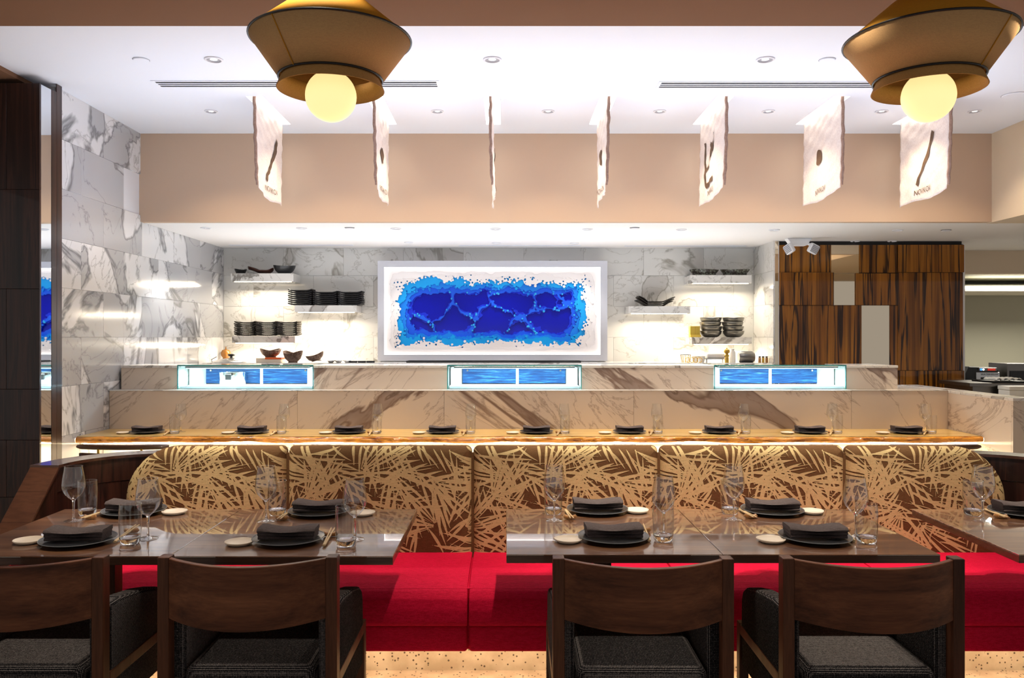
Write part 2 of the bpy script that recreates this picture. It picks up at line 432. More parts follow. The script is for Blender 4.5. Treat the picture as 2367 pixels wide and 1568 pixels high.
# ------------------------------------------------------------------ room shell
WX, BULK, BACK, CW, CL = -3.24, 7.30, 9.45, 3.31, 2.526
struct('floor', bx(-7, 9, -3, 12, -.1, 0), M['terrazzo'])
BANX = [-1.886, -.985, -.10, .775, 1.655, 2.53, 3.35]
S0, S1, SW = 6.17, 6.99, .062
bm = B()
box(bm, -3.36, 4.32, 4.62, S0, CW, CW + .05); box(bm, -3.36, 4.32, S1, BULK + .02, CW, CW + .05)
xs = [-3.36] + [v for x in BANX for v in (x - SW, x + SW)] + [4.32]
for a, b in zip(xs[::2], xs[1::2]): box(bm, a, b, S0, S1, CW, CW + .05)
struct('ceiling', bm, M['ceil'])
struct('ceiling_dining', bx(-6, 7, -1.2, 4.62, CW - .06, CW + .06), M['brown'])
struct('ceiling_side', bx(-6, -3.361, 4.62, 6.2, CW - .03, CW + .06), M['brown'])
struct('ceiling_kitchen', bx(WX - .1, 9, BULK + .081, 9.85, CL, CL + .05), M['low_ceil'])
struct('wall_bulkhead', bx(WX - .1, 4.32, BULK, BULK + .08, CL, CW + .05), M['beige'])
bm = B(); box(bm, 4.32, 4.42, 2.5, BULK + .08, CL - .004, CW + .05); box(bm, 4.42, 9, 2.5, BULK + .08, CL - .002, CL + .05)
struct('wall_soffit_right', bm, M['beige2'])

# marble tiled walls: grout backing + one object per tile
wl = struct('wall_left', bx(WX - .12, WX - .012, 5.93, BACK + .1, 0, CW + .05), M['trimwhite'])
wk = struct('wall_back', bx(WX - .1, 2.9, BACK + .012, BACK + .12, 0, CL + .05), M['trimwhite'])
wr = struct('wall_return', bx(2.866, 2.915, 8.75, BACK + .1, 0, CL), M['trimwhite'])
def tiles(parent, m, u0, u1, z0, z1, place, tu=.70, tz=.355, zoff=1.5, topfn=None, uoff=0.0):
    k0 = math.floor((z0 - zoff) / tz); k1 = math.ceil((z1 - zoff) / tz); cache = {}
    for k in range(k0, k1):
        a, b = max(z0, zoff + k * tz), min(z1, zoff + (k + 1) * tz)
        if b - a < .02: continue
        off = (tu / 2 if k % 2 else 0) + uoff
        us = sorted(set([u0, u1] + [u0 + off + i * tu for i in range(-1, 20) if u0 + .03 < u0 + off + i * tu < u1 - .03]))
        for c, d in zip(us, us[1:]):
            bb = b
            if topfn and (c + d) / 2 > BULK and a >= CL: continue
            if topfn and (c + d) / 2 > BULK: bb = min(b, CL)
            key = (round(d - c, 3), round(bb - a, 3))
            if key not in cache:
                w, h = (d - c) / 2 - .0008, (bb - a) / 2 - .0008
                t = bx(*place[0](w, h), bev=.0008, seg=1)
                me = bpy.data.meshes.new('tile'); t.to_mesh(me); t.free(); me.materials.append(m); cache[key] = me
            o = bpy.data.objects.new('tile', cache[key]); COL.objects.link(o)
            o.location = place[1]((c + d) / 2, (a + bb) / 2); setparent(o, parent)
tiles(wl, M['marble_wall'], 5.93, BACK, 0.0, CW, (lambda w, h: (-.006, .006, -w, w, -h, h), lambda u, z: (WX - .006, u, z)), topfn=True, tz=.362)
tiles(wk, M['marble_back'], WX, 2.854, 1.145, CL, (lambda w, h: (-w, w, -.006, .006, -h, h), lambda u, z: (u, BACK + .006, z)), tu=.69)
tiles(wr, M['marble_back'], 8.752, BACK, 1.145, CL, (lambda w, h: (-.006, .006, -w, w, -h, h), lambda u, z: (2.860, u, z)), tu=.69, uoff=.3)
# the bright metal end strip of the return wall and its mirror edge
obj('edge_mirror', bx(2.868, 2.905, 8.742, 8.75, 0, CL - .004), M['mirror'], wr)

# pier clad with dark veneer panels, mirror reveal
PT = 3.249
pier = struct('wall_pier', bx(-5.6, -3.204, 5.672, 5.925, 0, PT), M['dark'])
zs = [0, .40, .793, 1.143, 1.833, 2.517, PT]
for k, (a, b) in enumerate(zip(zs, zs[1:])):
    for c, d in ((-5.5, -4.2), (-4.2, -3.2)) if not k % 2 else ((-5.5, -4.2), (-4.2, -3.43), (-3.43, -3.2)):
        o = obj('panel', bx(-(d - c) / 2 + .001, (d - c) / 2 - .001, -.01, .01, -(b - a) / 2 + .001, (b - a) / 2 - .001, bev=.001, seg=1), M['rose'], pier, loc=((c + d) / 2, 5.66, (a + b) / 2))
obj('mirror', prism([(-3.2038, 5.672), (-3.2035, 5.672), (-3.2000, 5.795), (-3.2038, 5.795)], 'z', 0, PT - .003), M['mirror_w'], pier)
obj('frame', bx(-3.2039, -3.198, 5.795, 5.86, 0, PT), M['rose'], pier)
obj('edge_trim', bx(-3.2039, -3.197, 5.86, 5.927, 0, CW - .003), M['rose'], pier)

# lamps in the ceilings
def downlight(name, px, py, z, r, label, group, power=0, spot=70, tone='g', color=(1, .93, .85), blend=.6, narrow=0):
    Y = F * (z - H) / (VY - py); x = xat(px, Y)
    d = thing(name, label, 'downlight' if tone != 'p' else 'ceiling plate', (x, Y, z), group)
    if tone == 'p':
        obj('cover_plate', lathe([(0, -.008), (r - .004, -.008), (r, -.004), (r, 0)], 28, x, Y, z), M['ceil'], d, True)
        obj('shadow_gap', lathe([(r, -.001), (r + .004, -.001)], 28, x, Y, z), M['grey'], d)
        return d
    obj('trim_ring', lathe([(r, 0), (r, -.006), (r - .006, -.009), (r * .80, -.009), (r * .78, -.001)], 28, x, Y, z), M['trimwhite'], d, True)
    obj('baffle', lathe([(r * .78, -.002), (r * .40, -.0015)], 28, x, Y, z), M['grey'] if tone != 'w' else M['trimwhite'], d)
    obj('lens', lathe([(r * .40, -.002), (0, -.002)], 24, x, Y, z), M['lens'], d)
    if power:
        light(name + '_beam', 'SPOT', (x, Y, z - .02), power, color, (0, 0, 0), spot=spot, blend=blend, parent=d)
    if narrow:
        light(name + '_core', 'SPOT', (x, Y, z - .02), narrow, color, (R(-2), 0, 0), spot=36, blend=.8, parent=d)
    return d
for i, px in enumerate((494, 1138, 1769)):
    downlight('ceiling_downlight', px, 137, CW, .060, '%s large recessed downlight in front of the air slots' % ('left', 'middle', 'right')[i], 'large downlights', 50, 90)
for i, px in enumerate((326, 1912)):
    downlight('sprinkler_cover', px, 138, CW, .050, 'flat white sprinkler cover plate beside %s large downlight' % ('left', 'right')[i], 'sprinkler covers', tone='p')
for i, px in enumerate((488, 760, 1011, 1267, 1525, 1776, 2038, 2253)):
    downlight('ceiling_downlight', px, 257, CW, .051, '%s small recessed downlight from left in row between banners' % ordn(i), 'small downlights between banners', 34, 118, color=(1, .76, .48), blend=.55, narrow=125)
downlight('ceiling_speaker', 2345, 220, CW, .085, 'large flat round ceiling speaker at far right', None, tone='p')
for i, px in enumerate((476, 697, 915, 1145, 1358, 1575, 1790, 2075)):
    downlight('soffit_downlight', px, 526.5 + i * .8, CL, .05, '%s flush downlight from left along front of lower ceiling' % ordn(i), 'flush downlights in lower ceiling', 45, 95, tone='w', color=(.93, .96, 1))
for i, (px, py) in enumerate(((945, 560), (1147, 561), (1328, 562), (1977, 557), (2063, 557))):
    downlight('soffit_downlight', px, py, CL, .05, '%s flush downlight from left in rear row of lower ceiling' % ordn(i), 'rear downlights in lower ceiling', 25 if i < 3 else 0, 95, tone='w')
for i, (px, py) in enumerate(((808, 526.5), (1467, 526.5), (2187, 532))):
    Y = F * (CL - H) / (VY - py); x = xat(px, Y)
    t = thing('sprinkler_cover', 'small dark-edged sprinkler disc %s along lower ceiling' % ('at left', 'at middle', 'at right')[i], 'sprinkler', (x, Y, CL), 'sprinkler discs')
    obj('disc', lathe([(0, -.012), (.036, -.012), (.040, -.008), (.040, -.003)], 24, x, Y, CL), M['trimwhite'], t, True)
    obj('gap_ring', lathe([(.040, -.004), (.048, -.001)], 24, x, Y, CL), M['dark'], t)

# linear air slots in the ceilings
def air_slot(px0, px1, py, z, label, wid=.075, n=3):
    Y = F * (z - H) / (VY - py); a, b = xat(px0, Y), xat(px1, Y)
    t = thing('air_slot', label, 'air vent', ((a + b) / 2, Y, z), 'linear air slots')
    bm = B()
    for y0, y1 in ((-wid / 2 - .02, -wid / 2), (wid / 2, wid / 2 + .02)): box(bm, a, b, Y + y0, Y + y1, z - .004, z - .0005)
    for x0, x1 in ((a - .02, a), (b, b + .02)): box(bm, x0, x1, Y - wid / 2 - .02, Y + wid / 2 + .02, z - .004, z - .0005)
    obj('frame', bm, M['ceil'], t)
    obj('slot_shadow', bx(a, b, Y - wid / 2, Y + wid / 2, z - .0012, z - .0006), M['dark'], t)
    for k in range(n - 1):
        yc = Y - wid / 2 + wid * (k + 1) / n
        obj('blade', bx(a, b, yc - .008, yc + .008, z - .0045, z - .0013), M['ceil'], t)
air_slot(365, 1010, 194, CW, 'long white linear air slot behind left pendant lamp', .12, 3)
air_slot(1526, 2120, 196, CW, 'long white linear air slot behind right pendant lamp', .12, 3)
for i, (a, b) in enumerate(((535, 812), (1065, 1338), (1448, 1720))):
    air_slot(a, b, 566.5 + i, CL, 'thin dark air slot %s near marble back wall' % ('above left shelves', 'above blue artwork', 'above right shelves')[i], .03, 1)

# ------------------------------------------------------------------ banners and their light slots
def glyph_mesh(strokes, fn):
    bm = B()
    for pts in strokes:                      # list of (u, z, half width)
        fine = []
        for (a, b) in zip(pts, pts[1:]):
            for k in range(6):
                f = k / 6; fine.append(tuple(a[i] + (b[i] - a[i]) * f for i in range(3)))
        fine.append(pts[-1]); prev = None
        for i, (u, z, w) in enumerate(fine):
            p0, p1 = fine[max(i - 1, 0)], fine[min(i + 1, len(fine) - 1)]
            du, dz = p1[0] - p0[0], p1[1] - p0[1]; L = math.hypot(du, dz) or 1
            nu, nz = -dz / L * w, du / L * w
            cur = (bm.verts.new(fn(u + nu, z + nz)), bm.verts.new(fn(u - nu, z - nz)))
            if prev: bm.faces.new((prev[0], prev[1], cur[1], cur[0]))
            prev = cur
    return bm
def disc_mesh(u0, z0, r, fn, n=28):
    bm = B(); c = bm.verts.new(fn(u0, z0)); last = None; first = None
    rings = []
    for rr in (r * .5, r): rings.append([bm.verts.new(fn(u0 + rr * math.cos(2 * PI * i / n), z0 + rr * math.sin(2 * PI * i / n))) for i in range(n)])
    for i in range(n):
        j = (i + 1) % n
        bm.faces.new((c, rings[0][i], rings[0][j])); bm.faces.new((rings[0][i], rings[1][i], rings[1][j], rings[0][j]))
    return bm
def text_tris(body, size, align='CENTER'):
    cu = bpy.data.curves.new('txt', 'FONT'); cu.body = body; cu.size = size; cu.align_x = align; cu.resolution_u = 3
    o = bpy.data.objects.new('txt', cu); COL.objects.link(o)
    dg = bpy.context.evaluated_depsgraph_get(); me = bpy.data.meshes.new_from_object(o.evaluated_get(dg))
    vs_ = [v.co.copy() for v in me.vertices]; fs = [tuple(p.vertices) for p in me.polygons]
    bpy.data.objects.remove(o); bpy.data.curves.remove(cu); bpy.data.meshes.remove(me)
    return vs_, fs
TXT = text_tris('NOVIKOV', .062)
Y0, Y1, ZB, ZT = 6.20, 6.96, 2.60, CW + .05
marks = ['slash', 'dot', 'dot', 'dot', 'glyph', 'dot', 'slash']
what = ['slanted brush stroke', 'dot seen edge on', 'nearly edge on', 'slim dot', 'curled brush character', 'round dot', 'slanted brush stroke']
for i, X in enumerate(BANX):
    side = 1 if X < 0 else -1
    rnd = random.Random(i + 3); ph = rnd.random() * 6; bowA = .018 * (1 if X < 0 else -1) + rnd.uniform(-.006, .006)
    def cx(y, z, ph=ph, X=X, bow=bowA):
        f = (y - Y0) / (Y1 - Y0); h = (ZT - z) / (ZT - ZB)
        return X + (.007 * math.sin(9 * f + ph) * (.3 + h) + .0035 * math.sin(26 * f + 2 * h + ph) * (.4 + h) + bow * h * h * (1 - f) + .0022 * math.sin(33 * h + 14 * f + ph) + .0018 * math.sin(51 * h - 23 * f))
    t = thing('hanging_banner', '%s banner from left, off-white cloth, %s' % (ordn(i), what[i]), 'banner', (X, (Y0 + Y1) / 2, ZB), 'hanging banners')
    bm = B(); NU, NV = 40, 36; g = []
    for a in range(NU + 1):
        col = []
        for b in range(NV + 1):
            f, h = a / NU, b / NV; y = Y0 + f * (Y1 - Y0); z = ZT - h * (ZT - ZB - .012 * math.sin(7 * f + ph) - .02 * (1 - f) ** 4)
            col.append(bm.verts.new((cx(y, z), y, z)))
        g.append(col)
    for a in range(NU):
        for b in range(NV): bm.faces.new((g[a][b], g[a + 1][b], g[a + 1][b + 1], g[a][b + 1]))
    o = obj('cloth', bm, M['cloth'], t, True)
    md = o.modifiers.new('solid', 'SOLIDIFY'); md.thickness = .0016; md.offset = 0
    hp = []; hr = []
    for k in range(29):
        z = ZT - k / 28 * (ZT - ZB - .05); hp.append((cx(Y0, z) - side * .010, Y0 - .004, z)); hr.append(.015 * (.94 + .06 * math.sin(k * .5 + ph)) * (1 if k < 27 else .7))
    obj('rolled_hem', tube(hp, hr, 10, ell=(1.0, .8)), M['hem'], t, True)
    fn = lambda u, z, side=side, cx=cx: (cx((Y0 + Y1) / 2 + side * u, z) + side * .007, (Y0 + Y1) / 2 + side * u, z)
    if marks[i] == 'dot': bm = disc_mesh(-.03, 2.945, .062, fn)
    elif marks[i] == 'slash': bm = glyph_mesh([[(.17, 3.11, .024), (.10, 2.99, .022), (0, 2.86, .020), (-.08, 2.79, .014), (-.11, 2.735, .02)]], fn)
    else: bm = glyph_mesh([[(-.20, 3.10, .014), (-.20, 2.90, .015), (-.20, 2.78, .017), (-.17, 2.74, .02), (-.08, 2.75, .017), (.06, 2.765, .024)],
                           [(.10, 3.12, .012), (.05, 3.03, .018), (-.03, 2.97, .018), (-.10, 2.90, .013), (-.19, 2.865, .013)], [(-.02, 3.06, .012), (.06, 3.0, .03), (.08, 2.99, .012)]], fn)
    obj('brush_mark', bm, M['ink'], t)
    bm = B(); vv = [bm.verts.new(fn(v.x, 2.655 + v.y)) for v in TXT[0]]
    for f in TXT[1]:
        try: bm.faces.new([vv[k] for k in f])
        except ValueError: pass
    obj('lettering', bm, M['ink'], t)
    s = thing('light_slot', '%s bright ceiling slot from left, glowing above its banner' % ordn(i), 'light slot', (X, (S0 + S1) / 2, CW + .05), 'banner light slots')
    bm = B()
    for a, b in ((X - SW - .004, X - SW), (X + SW, X + SW + .004)): box(bm, a, b, S0, S1, CW + .0505, CW + .2)
    for a, b in ((S0 - .004, S0), (S1, S1 + .004)): box(bm, X - SW, X + SW, a, b, CW + .0505, CW + .2)
    obj('housing', bm, M['ceil'], s)
    obj('light_panel', bx(X - SW, X + SW, S0, S1, CW + .19, CW + .2), M['led_slot'], s)

# ------------------------------------------------------------------ back wall: shelves
def shelf(px0, px1, py0, py1, label):
    Yf = 9.13
    a, b, zt, zb = xat(px0, Yf), xat(px1, Yf), zat(py0, Yf), zat(py1, Yf)
    t = thing('marble_shelf', label, 'shelf', ((a + b) / 2, BACK, zb), 'floating marble shelves')
    obj('slab', bx(a, b, Yf, BACK - .001, zb, zt, bev=.002, seg=1), M['marble_shelf'], t)
    obj('led_strip', bx(a + .03, b - .03, Yf + .03, Yf + .038, zb - .005, zb - .0005), M['led_warm'], t)
    light('shelf_glow', 'AREA', ((a + b) / 2, Yf + .12, zb - .03), 9, (1, .86, .66), (R(-12), 0, 0), (b - a - .06, .12), parent=t)
    return a, b, zt, Yf
SA = shelf(533, 678, 632, 651, 'upper left lit marble shelf holding three dark dishes')
SB = shelf(681, 824, 706, 722, 'marble shelf nearest artwork on left with black tray stacks')
SC = shelf(536, 682, 777, 793, 'lower left marble shelf under the bronze tray stacks')
SD = shelf(1596, 1738, 636, 655, 'upper right lit marble shelf holding two mossy bowls')
SE = shelf(1454, 1596, 708, 725, 'marble shelf nearest artwork on right with curved square plates')
SF = shelf(1599, 1738, 780, 796, 'lower right marble shelf under the pewter bowls')

# ------------------------------------------------------------------ blue layered artwork
ax0, ax1, az0, az1, AY = xat(873, 9.25), xat(1404, 9.25), zat(835, 9.25), zat(603, 9.25), 9.25
ix0, ix1, iz0, iz1 = xat(888, 9.25), xat(1388, 9.25), zat(820, 9.25), zat(618, 9.25)
art = thing('wall_artwork', 'large layered blue and white relief artwork in lit white frame', 'artwork', ((ax0 + ax1) / 2, BACK, az0))
bm = B(); box(bm, ax0, ix0, AY, BACK - .001, az0, az1); box(bm, ix1, ax1, AY, BACK - .001, az0, az1)
box(bm, ix0, ix1, AY, BACK - .001, az0, iz0); box(bm, ix0, ix1, AY, BACK - .001, iz1, az1)
obj('frame', bm, M['art_frame'], art)
W_, H_ = ix1 - ix0, iz1 - iz0
NX, NZ = 520, 212
rng = np.random.default_rng(11)
def vnoise(cell):
    gx, gz = int(W_ / cell) + 3, int(H_ / cell) + 3
    g = rng.random((gz, gx)); x = np.linspace(0, W_ / cell, NX); z = np.linspace(0, H_ / cell, NZ)
    xi, zi = x.astype(int), z.astype(int); fx, fz = x - xi, z - zi
    fx = fx * fx * (3 - 2 * fx); fz = (fz * fz * (3 - 2 * fz))[:, None]
    a = g[np.ix_(zi, xi)] * (1 - fx) + g[np.ix_(zi, xi + 1)] * fx
    b = g[np.ix_(zi + 1, xi)] * (1 - fx) + g[np.ix_(zi + 1, xi + 1)] * fx
    return a * (1 - fz) + b * fz - .5
def fbm(c): return vnoise(c) + .55 * vnoise(c / 2) + .35 * vnoise(c / 4) + .2 * vnoise(c / 8)
GX, GZ = np.meshgrid(np.linspace(0, W_, NX), np.linspace(0, H_, NZ))
bl, br, bb, bt = GX / 1.12, (W_ - GX) / 1.12, GZ * 1.06, (H_ - GZ) * .95
def smin(a, b, k=.05): return -k * np.log(np.exp(-a / k) + np.exp(-b / k))
BD = smin(smin(bl, br), smin(bb, bt))
sp = [(600, 490), (990, 480), (1380, 430), (1740, 420), (1925, 385), (470, 705), (770, 665), (1180, 650), (1425, 715), (1790, 640)]
wt = [.03, -.01, .03, 0, -.03, -.02, .01, .02, -.035, .03]
seeds = [((px - 112) / 2123 * W_, (975 - py) / 857 * H_) for px, py in sp]
wx, wz = fbm(.20) * .11, fbm(.20) * .11
ds = np.stack([np.hypot((GX + wx - sx) * .72, GZ + wz - sz) - w for (sx, sz), w in zip(seeds, wt)])
ds.sort(axis=0); RD = (ds[1] - ds[0]) / 2
def circles(F_, pts):
    for x, z, r in pts:
        d = r - np.hypot(GX - x, GZ - z); np.maximum(F_, d, out=F_)
    return F_
def march(Fv, y, depth, m, name):
    """solid layer where Fv > 0, front face at y, thickness depth"""
    xs_, zs_ = np.linspace(ix0, ix1, NX), np.linspace(iz0, iz1, NZ); V = []; Fc = []; key = {}
    def vid(x, yy, z):
        k = (round(x, 5), round(yy, 5), round(z, 5))
        if k not in key: key[k] = len(V); V.append((x, yy, z))
        return key[k]
    S = Fv > 0
    for j in range(NZ - 1):
        i = 0
        while i < NX - 1:
            c = (S[j, i], S[j, i + 1], S[j + 1, i + 1], S[j + 1, i])
            if not any(c): i += 1; continue
            if all(c):
                k = i
                while k < NX - 1 and S[j, k] and S[j, k + 1] and S[j + 1, k + 1] and S[j + 1, k]: k += 1
                Fc.append((vid(xs_[i], y, zs_[j]), vid(xs_[k], y, zs_[j]), vid(xs_[k], y, zs_[j + 1]), vid(xs_[i], y, zs_[j + 1]))); i = k; continue
            cor = [(i, j), (i + 1, j), (i + 1, j + 1), (i, j + 1)]; poly = []; cut = []
            for a in range(4):
                (ia, ja), (ib, jb) = cor[a], cor[(a + 1) % 4]; fa, fb = Fv[ja, ia], Fv[jb, ib]
                if fa > 0: poly.append((xs_[ia], zs_[ja]))
                if (fa > 0) != (fb > 0):
                    t_ = fa / (fa - fb); p = (xs_[ia] + (xs_[ib] - xs_[ia]) * t_, zs_[ja] + (zs_[jb] - zs_[ja]) * t_); poly.append(p); cut.append(p)
            ids = []
            for p in poly:
                q = vid(p[0], y, p[1])
                if q not in ids: ids.append(q)
            if len(ids) >= 3: Fc.append(tuple(ids))
            for a in range(0, len(cut) - 1, 2):
                p, q = cut[a], cut[a + 1]
                w = [vid(p[0], y, p[1]), vid(q[0], y, q[1]), vid(q[0], y + depth, q[1]), vid(p[0], y + depth, p[1])]
                if len(set(w)) == 4: Fc.append(tuple(w))
            i += 1
    me = bpy.data.meshes.new(name); me.from_pydata(V, [], Fc); me.update(); me.materials.append(m)
    o = bpy.data.objects.new(name, me); COL.objects.link(o); setparent(o, art); return o
def along(mask_f, n, r0, r1, seed):
    rr = random.Random(seed); c = np.argwhere(np.abs(mask_f) < .008); out = []
    for k in range(n):
        j, i = c[rr.randrange(len(c))]; out.append((GX[j, i] + rr.uniform(-.02, .02), GZ[j, i] + rr.uniform(-.02, .02), rr.uniform(r0, r1)))
    return out
nA = fbm(.22); nB = fbm(.10); nC = fbm(.14); nD = fbm(.09)
FW0 = .055 - BD - .035 * nB
FW = .138 - BD - .075 * nA - .050 * nB
FWh = FW.copy(); FWc = circles(FW, along(FWh, 330, .005, .016, 1))
holes = along(.5 * FWh - .010, 150, .003, .012, 5)
for x, z, r in holes: FWc = np.minimum(FWc, np.hypot(GX - x, GZ - z) - r)
F1 = np.maximum(.19 - BD - .06 * nC - .04 * nD, -1); F1c = circles(F1.copy(), along(F1, 160, .006, .016, 2))
F2 = np.maximum(.225 - BD - .05 * nC - .03 * nB, -1); F2c = circles(F2.copy(), along(F2, 120, .006, .015, 3))
F3 = np.maximum(.262 - BD - .06 * nC - .02 * nD, .010 - RD - .02 * nD); F3c = circles(F3.copy(), along(F3, 60, .006, .014, 4))
F4 = np.maximum(.275 - BD - .05 * nC - .025 * nB, .024 - RD - .03 * nD - .016 * nB)
march(FW0, AY + .035, .015, M['art_white'], 'outer_white_layer')
FWm = .088 - BD - .05 * nC - .045 * nD; march(circles(FWm.copy(), along(FWm, 90, .006, .018, 9)), AY + .045, .012, M['art_white'], 'middle_white_layer')
march(FWc, AY + .055, .014, M['art_white'], 'white_layer')
march(F1c, AY + .075, .014, M['art_1'], 'cyan_layer')
march(F2c, AY + .093, .014, M['art_2'], 'azure_layer')
march(F3c, AY + .110, .014, M['art_3'], 'royal_blue_layer')
march(F4, AY + .126, .014, M['art_4'], 'ultramarine_layer')
obj('deep_blue_ground', bx(ix0, ix1, AY + .143, AY + .15, iz0, iz1), M['art_5'], art)
bm = B(); rr = random.Random(8)
c = np.argwhere((np.abs(F3) < .01) & (RD < .06) & (BD > .24))
for k in range(75):
    j, i = c[rr.randrange(len(c))]; r = rr.uniform(.007, .013)
    t_ = lathe([(0, .004), (r * .4, .0035), (r * .55, .001), (r, 0), (r, -.012)], 12)
    bmesh.ops.transform(t_, matrix=Matrix.Translation((ix0 + GX[j, i], AY + .104, iz0 + GZ[j, i])) @ Matrix.Rotation(R(90), 4, 'X'), verts=t_.verts); merge(bm, t_)
tag(obj('beads', bm, M['art_bead'], art, True), kind='stuff')
for (a, b, c_, d) in ((ix0, ix0 + .004, iz0, iz1), (ix1 - .004, ix1, iz0, iz1), (ix0, ix1, iz0, iz0 + .004), (ix0, ix1, iz1 - .004, iz1)):
    obj('led_strip', bx(a, b, AY + .010, AY + .024, c_, d), M['led_art'], art)

# ------------------------------------------------------------------ wood-and-mirror wall on the right
WY = 8.75
ww = struct('wall_veneer', bx(2.915, 4.875, WY + .03, BACK, 0, CL - .001), M['dark'])
obj('end_trim', bx(4.875, 4.895, WY + .004, BACK, 0, CL - .03), M['white_paint'], ww)
def vp(px0, px1, py0, py1, proud, m='zebra', nm='panel'):
    a, b, zt, zb = xat(px0, WY), xat(px1, WY), zat(py0, WY), zat(py1, WY)
    obj(nm, bx(-(b - a) / 2 + .0012, (b - a) / 2 - .0012, -.02, 0, -(zt - zb) / 2 + .0012, (zt - zb) / 2 - .0012, bev=.0012, seg=1), M[m], ww, loc=((a + b) / 2, WY + .03 - proud, (zt + zb) / 2))
for a in ((1801, 1922, 566, 630, .0), (1987, 2076, 566, 631, .0), (2076, 2228, 566, 630, .02), (1801, 1927, 630, 706, .02), (1978, 2076, 632, 706, .015),
          (1801, 1992, 706, 1120, .005), (2057, 2076, 706, 1120, .0), (2076, 2228, 630, 857, .005), (2076, 2228, 857, 1120, .02)): vp(*a)
for a in ((1922, 1987, 566, 632, -.004), (1927, 1978, 632, 706, -.004), (1992, 2057, 706, 1120, .0)): vp(*a, m='mirror', nm='mirror_panel')

# twin-head emergency lamp
e = at(1845, 566, 8.55)
t = thing('emergency_light', 'white twin-head emergency lamp above the veneer wall', 'lamp', (e.x, e.y, CL))
obj('housing', prism([(e.x - .13, CL - .001), (e.x + .13, CL - .001), (e.x + .075, CL - .075), (e.x - .075, CL - .075)], 'y', 8.50, 8.60, bev=.006), M['white_paint'], t)
for s in (-1, 1):
    hx = e.x + s * .125
    mt = Matrix.Translation((hx, 8.46, CL - .115)) @ Matrix.Rotation(R(62 if s < 0 else -12) * -1, 4, 'Z') @ Matrix.Rotation(R(24 * s), 4, 'Y') @ Matrix.Rotation(R(14), 4, 'X')
    bm = bx(-.05, .05, -.028, .03, -.05, .05, bev=.016, seg=3); bmesh.ops.transform(bm, matrix=mt, verts=bm.verts)
    hd = obj('lamp_head', bm, M['white_paint'], t, True)
    bm = B()
    for a in range(-2, 3):
        for b in range(-2, 3): box(bm, a * .016 - .006, a * .016 + .006, -.033, -.0285, b * .016 - .006, b * .016 + .006)
    bmesh.ops.transform(bm, matrix=mt, verts=bm.verts); obj('lens_grid', bm, M['grey'], hd)
    obj('pivot', tube([(e.x + s * .08, 8.53, CL - .05), (hx, 8.48, CL - .08)], .014, 8), M['white_paint'], t, True)

# ------------------------------------------------------------------ sushi bar: marble fronts, ledge, upper tier
T1Y, T1Z, T2Y, T2Z = 6.72, 1.065, 6.89, 1.264
WGX = 3.62                                           # inner face of the right wing
bar = thing('sushi_bar', 'long marble-clad sushi bar with stepped fronts and right wing', 'bar counter', (.2, T1Y, 0))
sx = [WX + .002, -1.70, -.50, 1.05, 2.83, WGX]
for a, b in zip(sx, sx[1:]):
    obj('front_slab', bx(-(b - a) / 2 + .0008, (b - a) / 2 - .0008, 0, .025, -.16, .16, bev=.001, seg=1), M['marble_bar'], bar, loc=((a + b) / 2, T1Y, .903)).scale.x = -1 if a + b < -.2 else 1
    obj('lower_slab', bx(-(b - a) / 2 + .0008, (b - a) / 2 - .0008, 0, .025, -.35, .35, bev=.001, seg=1), M['marble_shelf'], bar, loc=((a + b) / 2, T1Y - .1, .36))
obj('ledge', bx(WX + .002, WGX, T1Y - .002, 7.52, T1Z - .004, T1Z + .004 - .004), M['marble_shelf'], bar)
obj('core', bx(WX + .002, WGX, T1Y + .03, 7.5, 0, T1Z - .006), M['dark'], bar)
CASE = [(413, 725), (1035, 1343), (1650, 1953)]
xs_t2 = [xat(280, T2Y)] + [xat(p, T2Y) for c_ in CASE for p in c_] + [xat(2075, T2Y)]
for a, b in zip(xs_t2[::2], xs_t2[1::2]):
    obj('upper_block', bx(-(b - a) / 2, (b - a) / 2, 0, .42, 0, T2Z - T1Z - .02, bev=.0015, seg=1), M['marble_bar'], bar, loc=((a + b) / 2, T2Y, T1Z)).scale.x = -1 if a + b < -.2 else 1
    obj('upper_top', bx(-(b - a) / 2 - .002, (b - a) / 2 + .002, -.004, .43, 0, .02, bev=.0015, seg=1), M['marble_shelf'], bar, loc=((a + b) / 2, T2Y, T2Z - .02))
obj('wing_inner_slab', bx(WGX, WGX + .02, 5.88, T1Y + .02, .0, T1Z - .02, bev=.001, seg=1), M['marble_bar'], bar)
obj('wing_end_slab', bx(WGX + .0005, WGX + .15, 5.86, 5.88, 0, T1Z - .02, bev=.001, seg=1), M['marble_bar'], bar)
obj('wing_core', bx(WGX + .02, WGX + .15, 5.881, 7.5, 0, T1Z - .021), M['marble_shelf'], bar)
obj('wing_top', bx(WGX - .001, WGX + .152, 5.858, 7.52, T1Z - .02, T1Z + .0005, bev=.001, seg=1), M['marble_shelf'], bar)
obj('led_strip', bx(WX + .02, WGX - .02, T1Y - .13, T1Y - .115, .69, .698), M['led_warm'], bar)
light('under_slab_glow', 'AREA', (.2, T1Y - .22, .69), 85, (1, .82, .55), (R(-25), 0, 0), (6.7, .08), parent=bar)

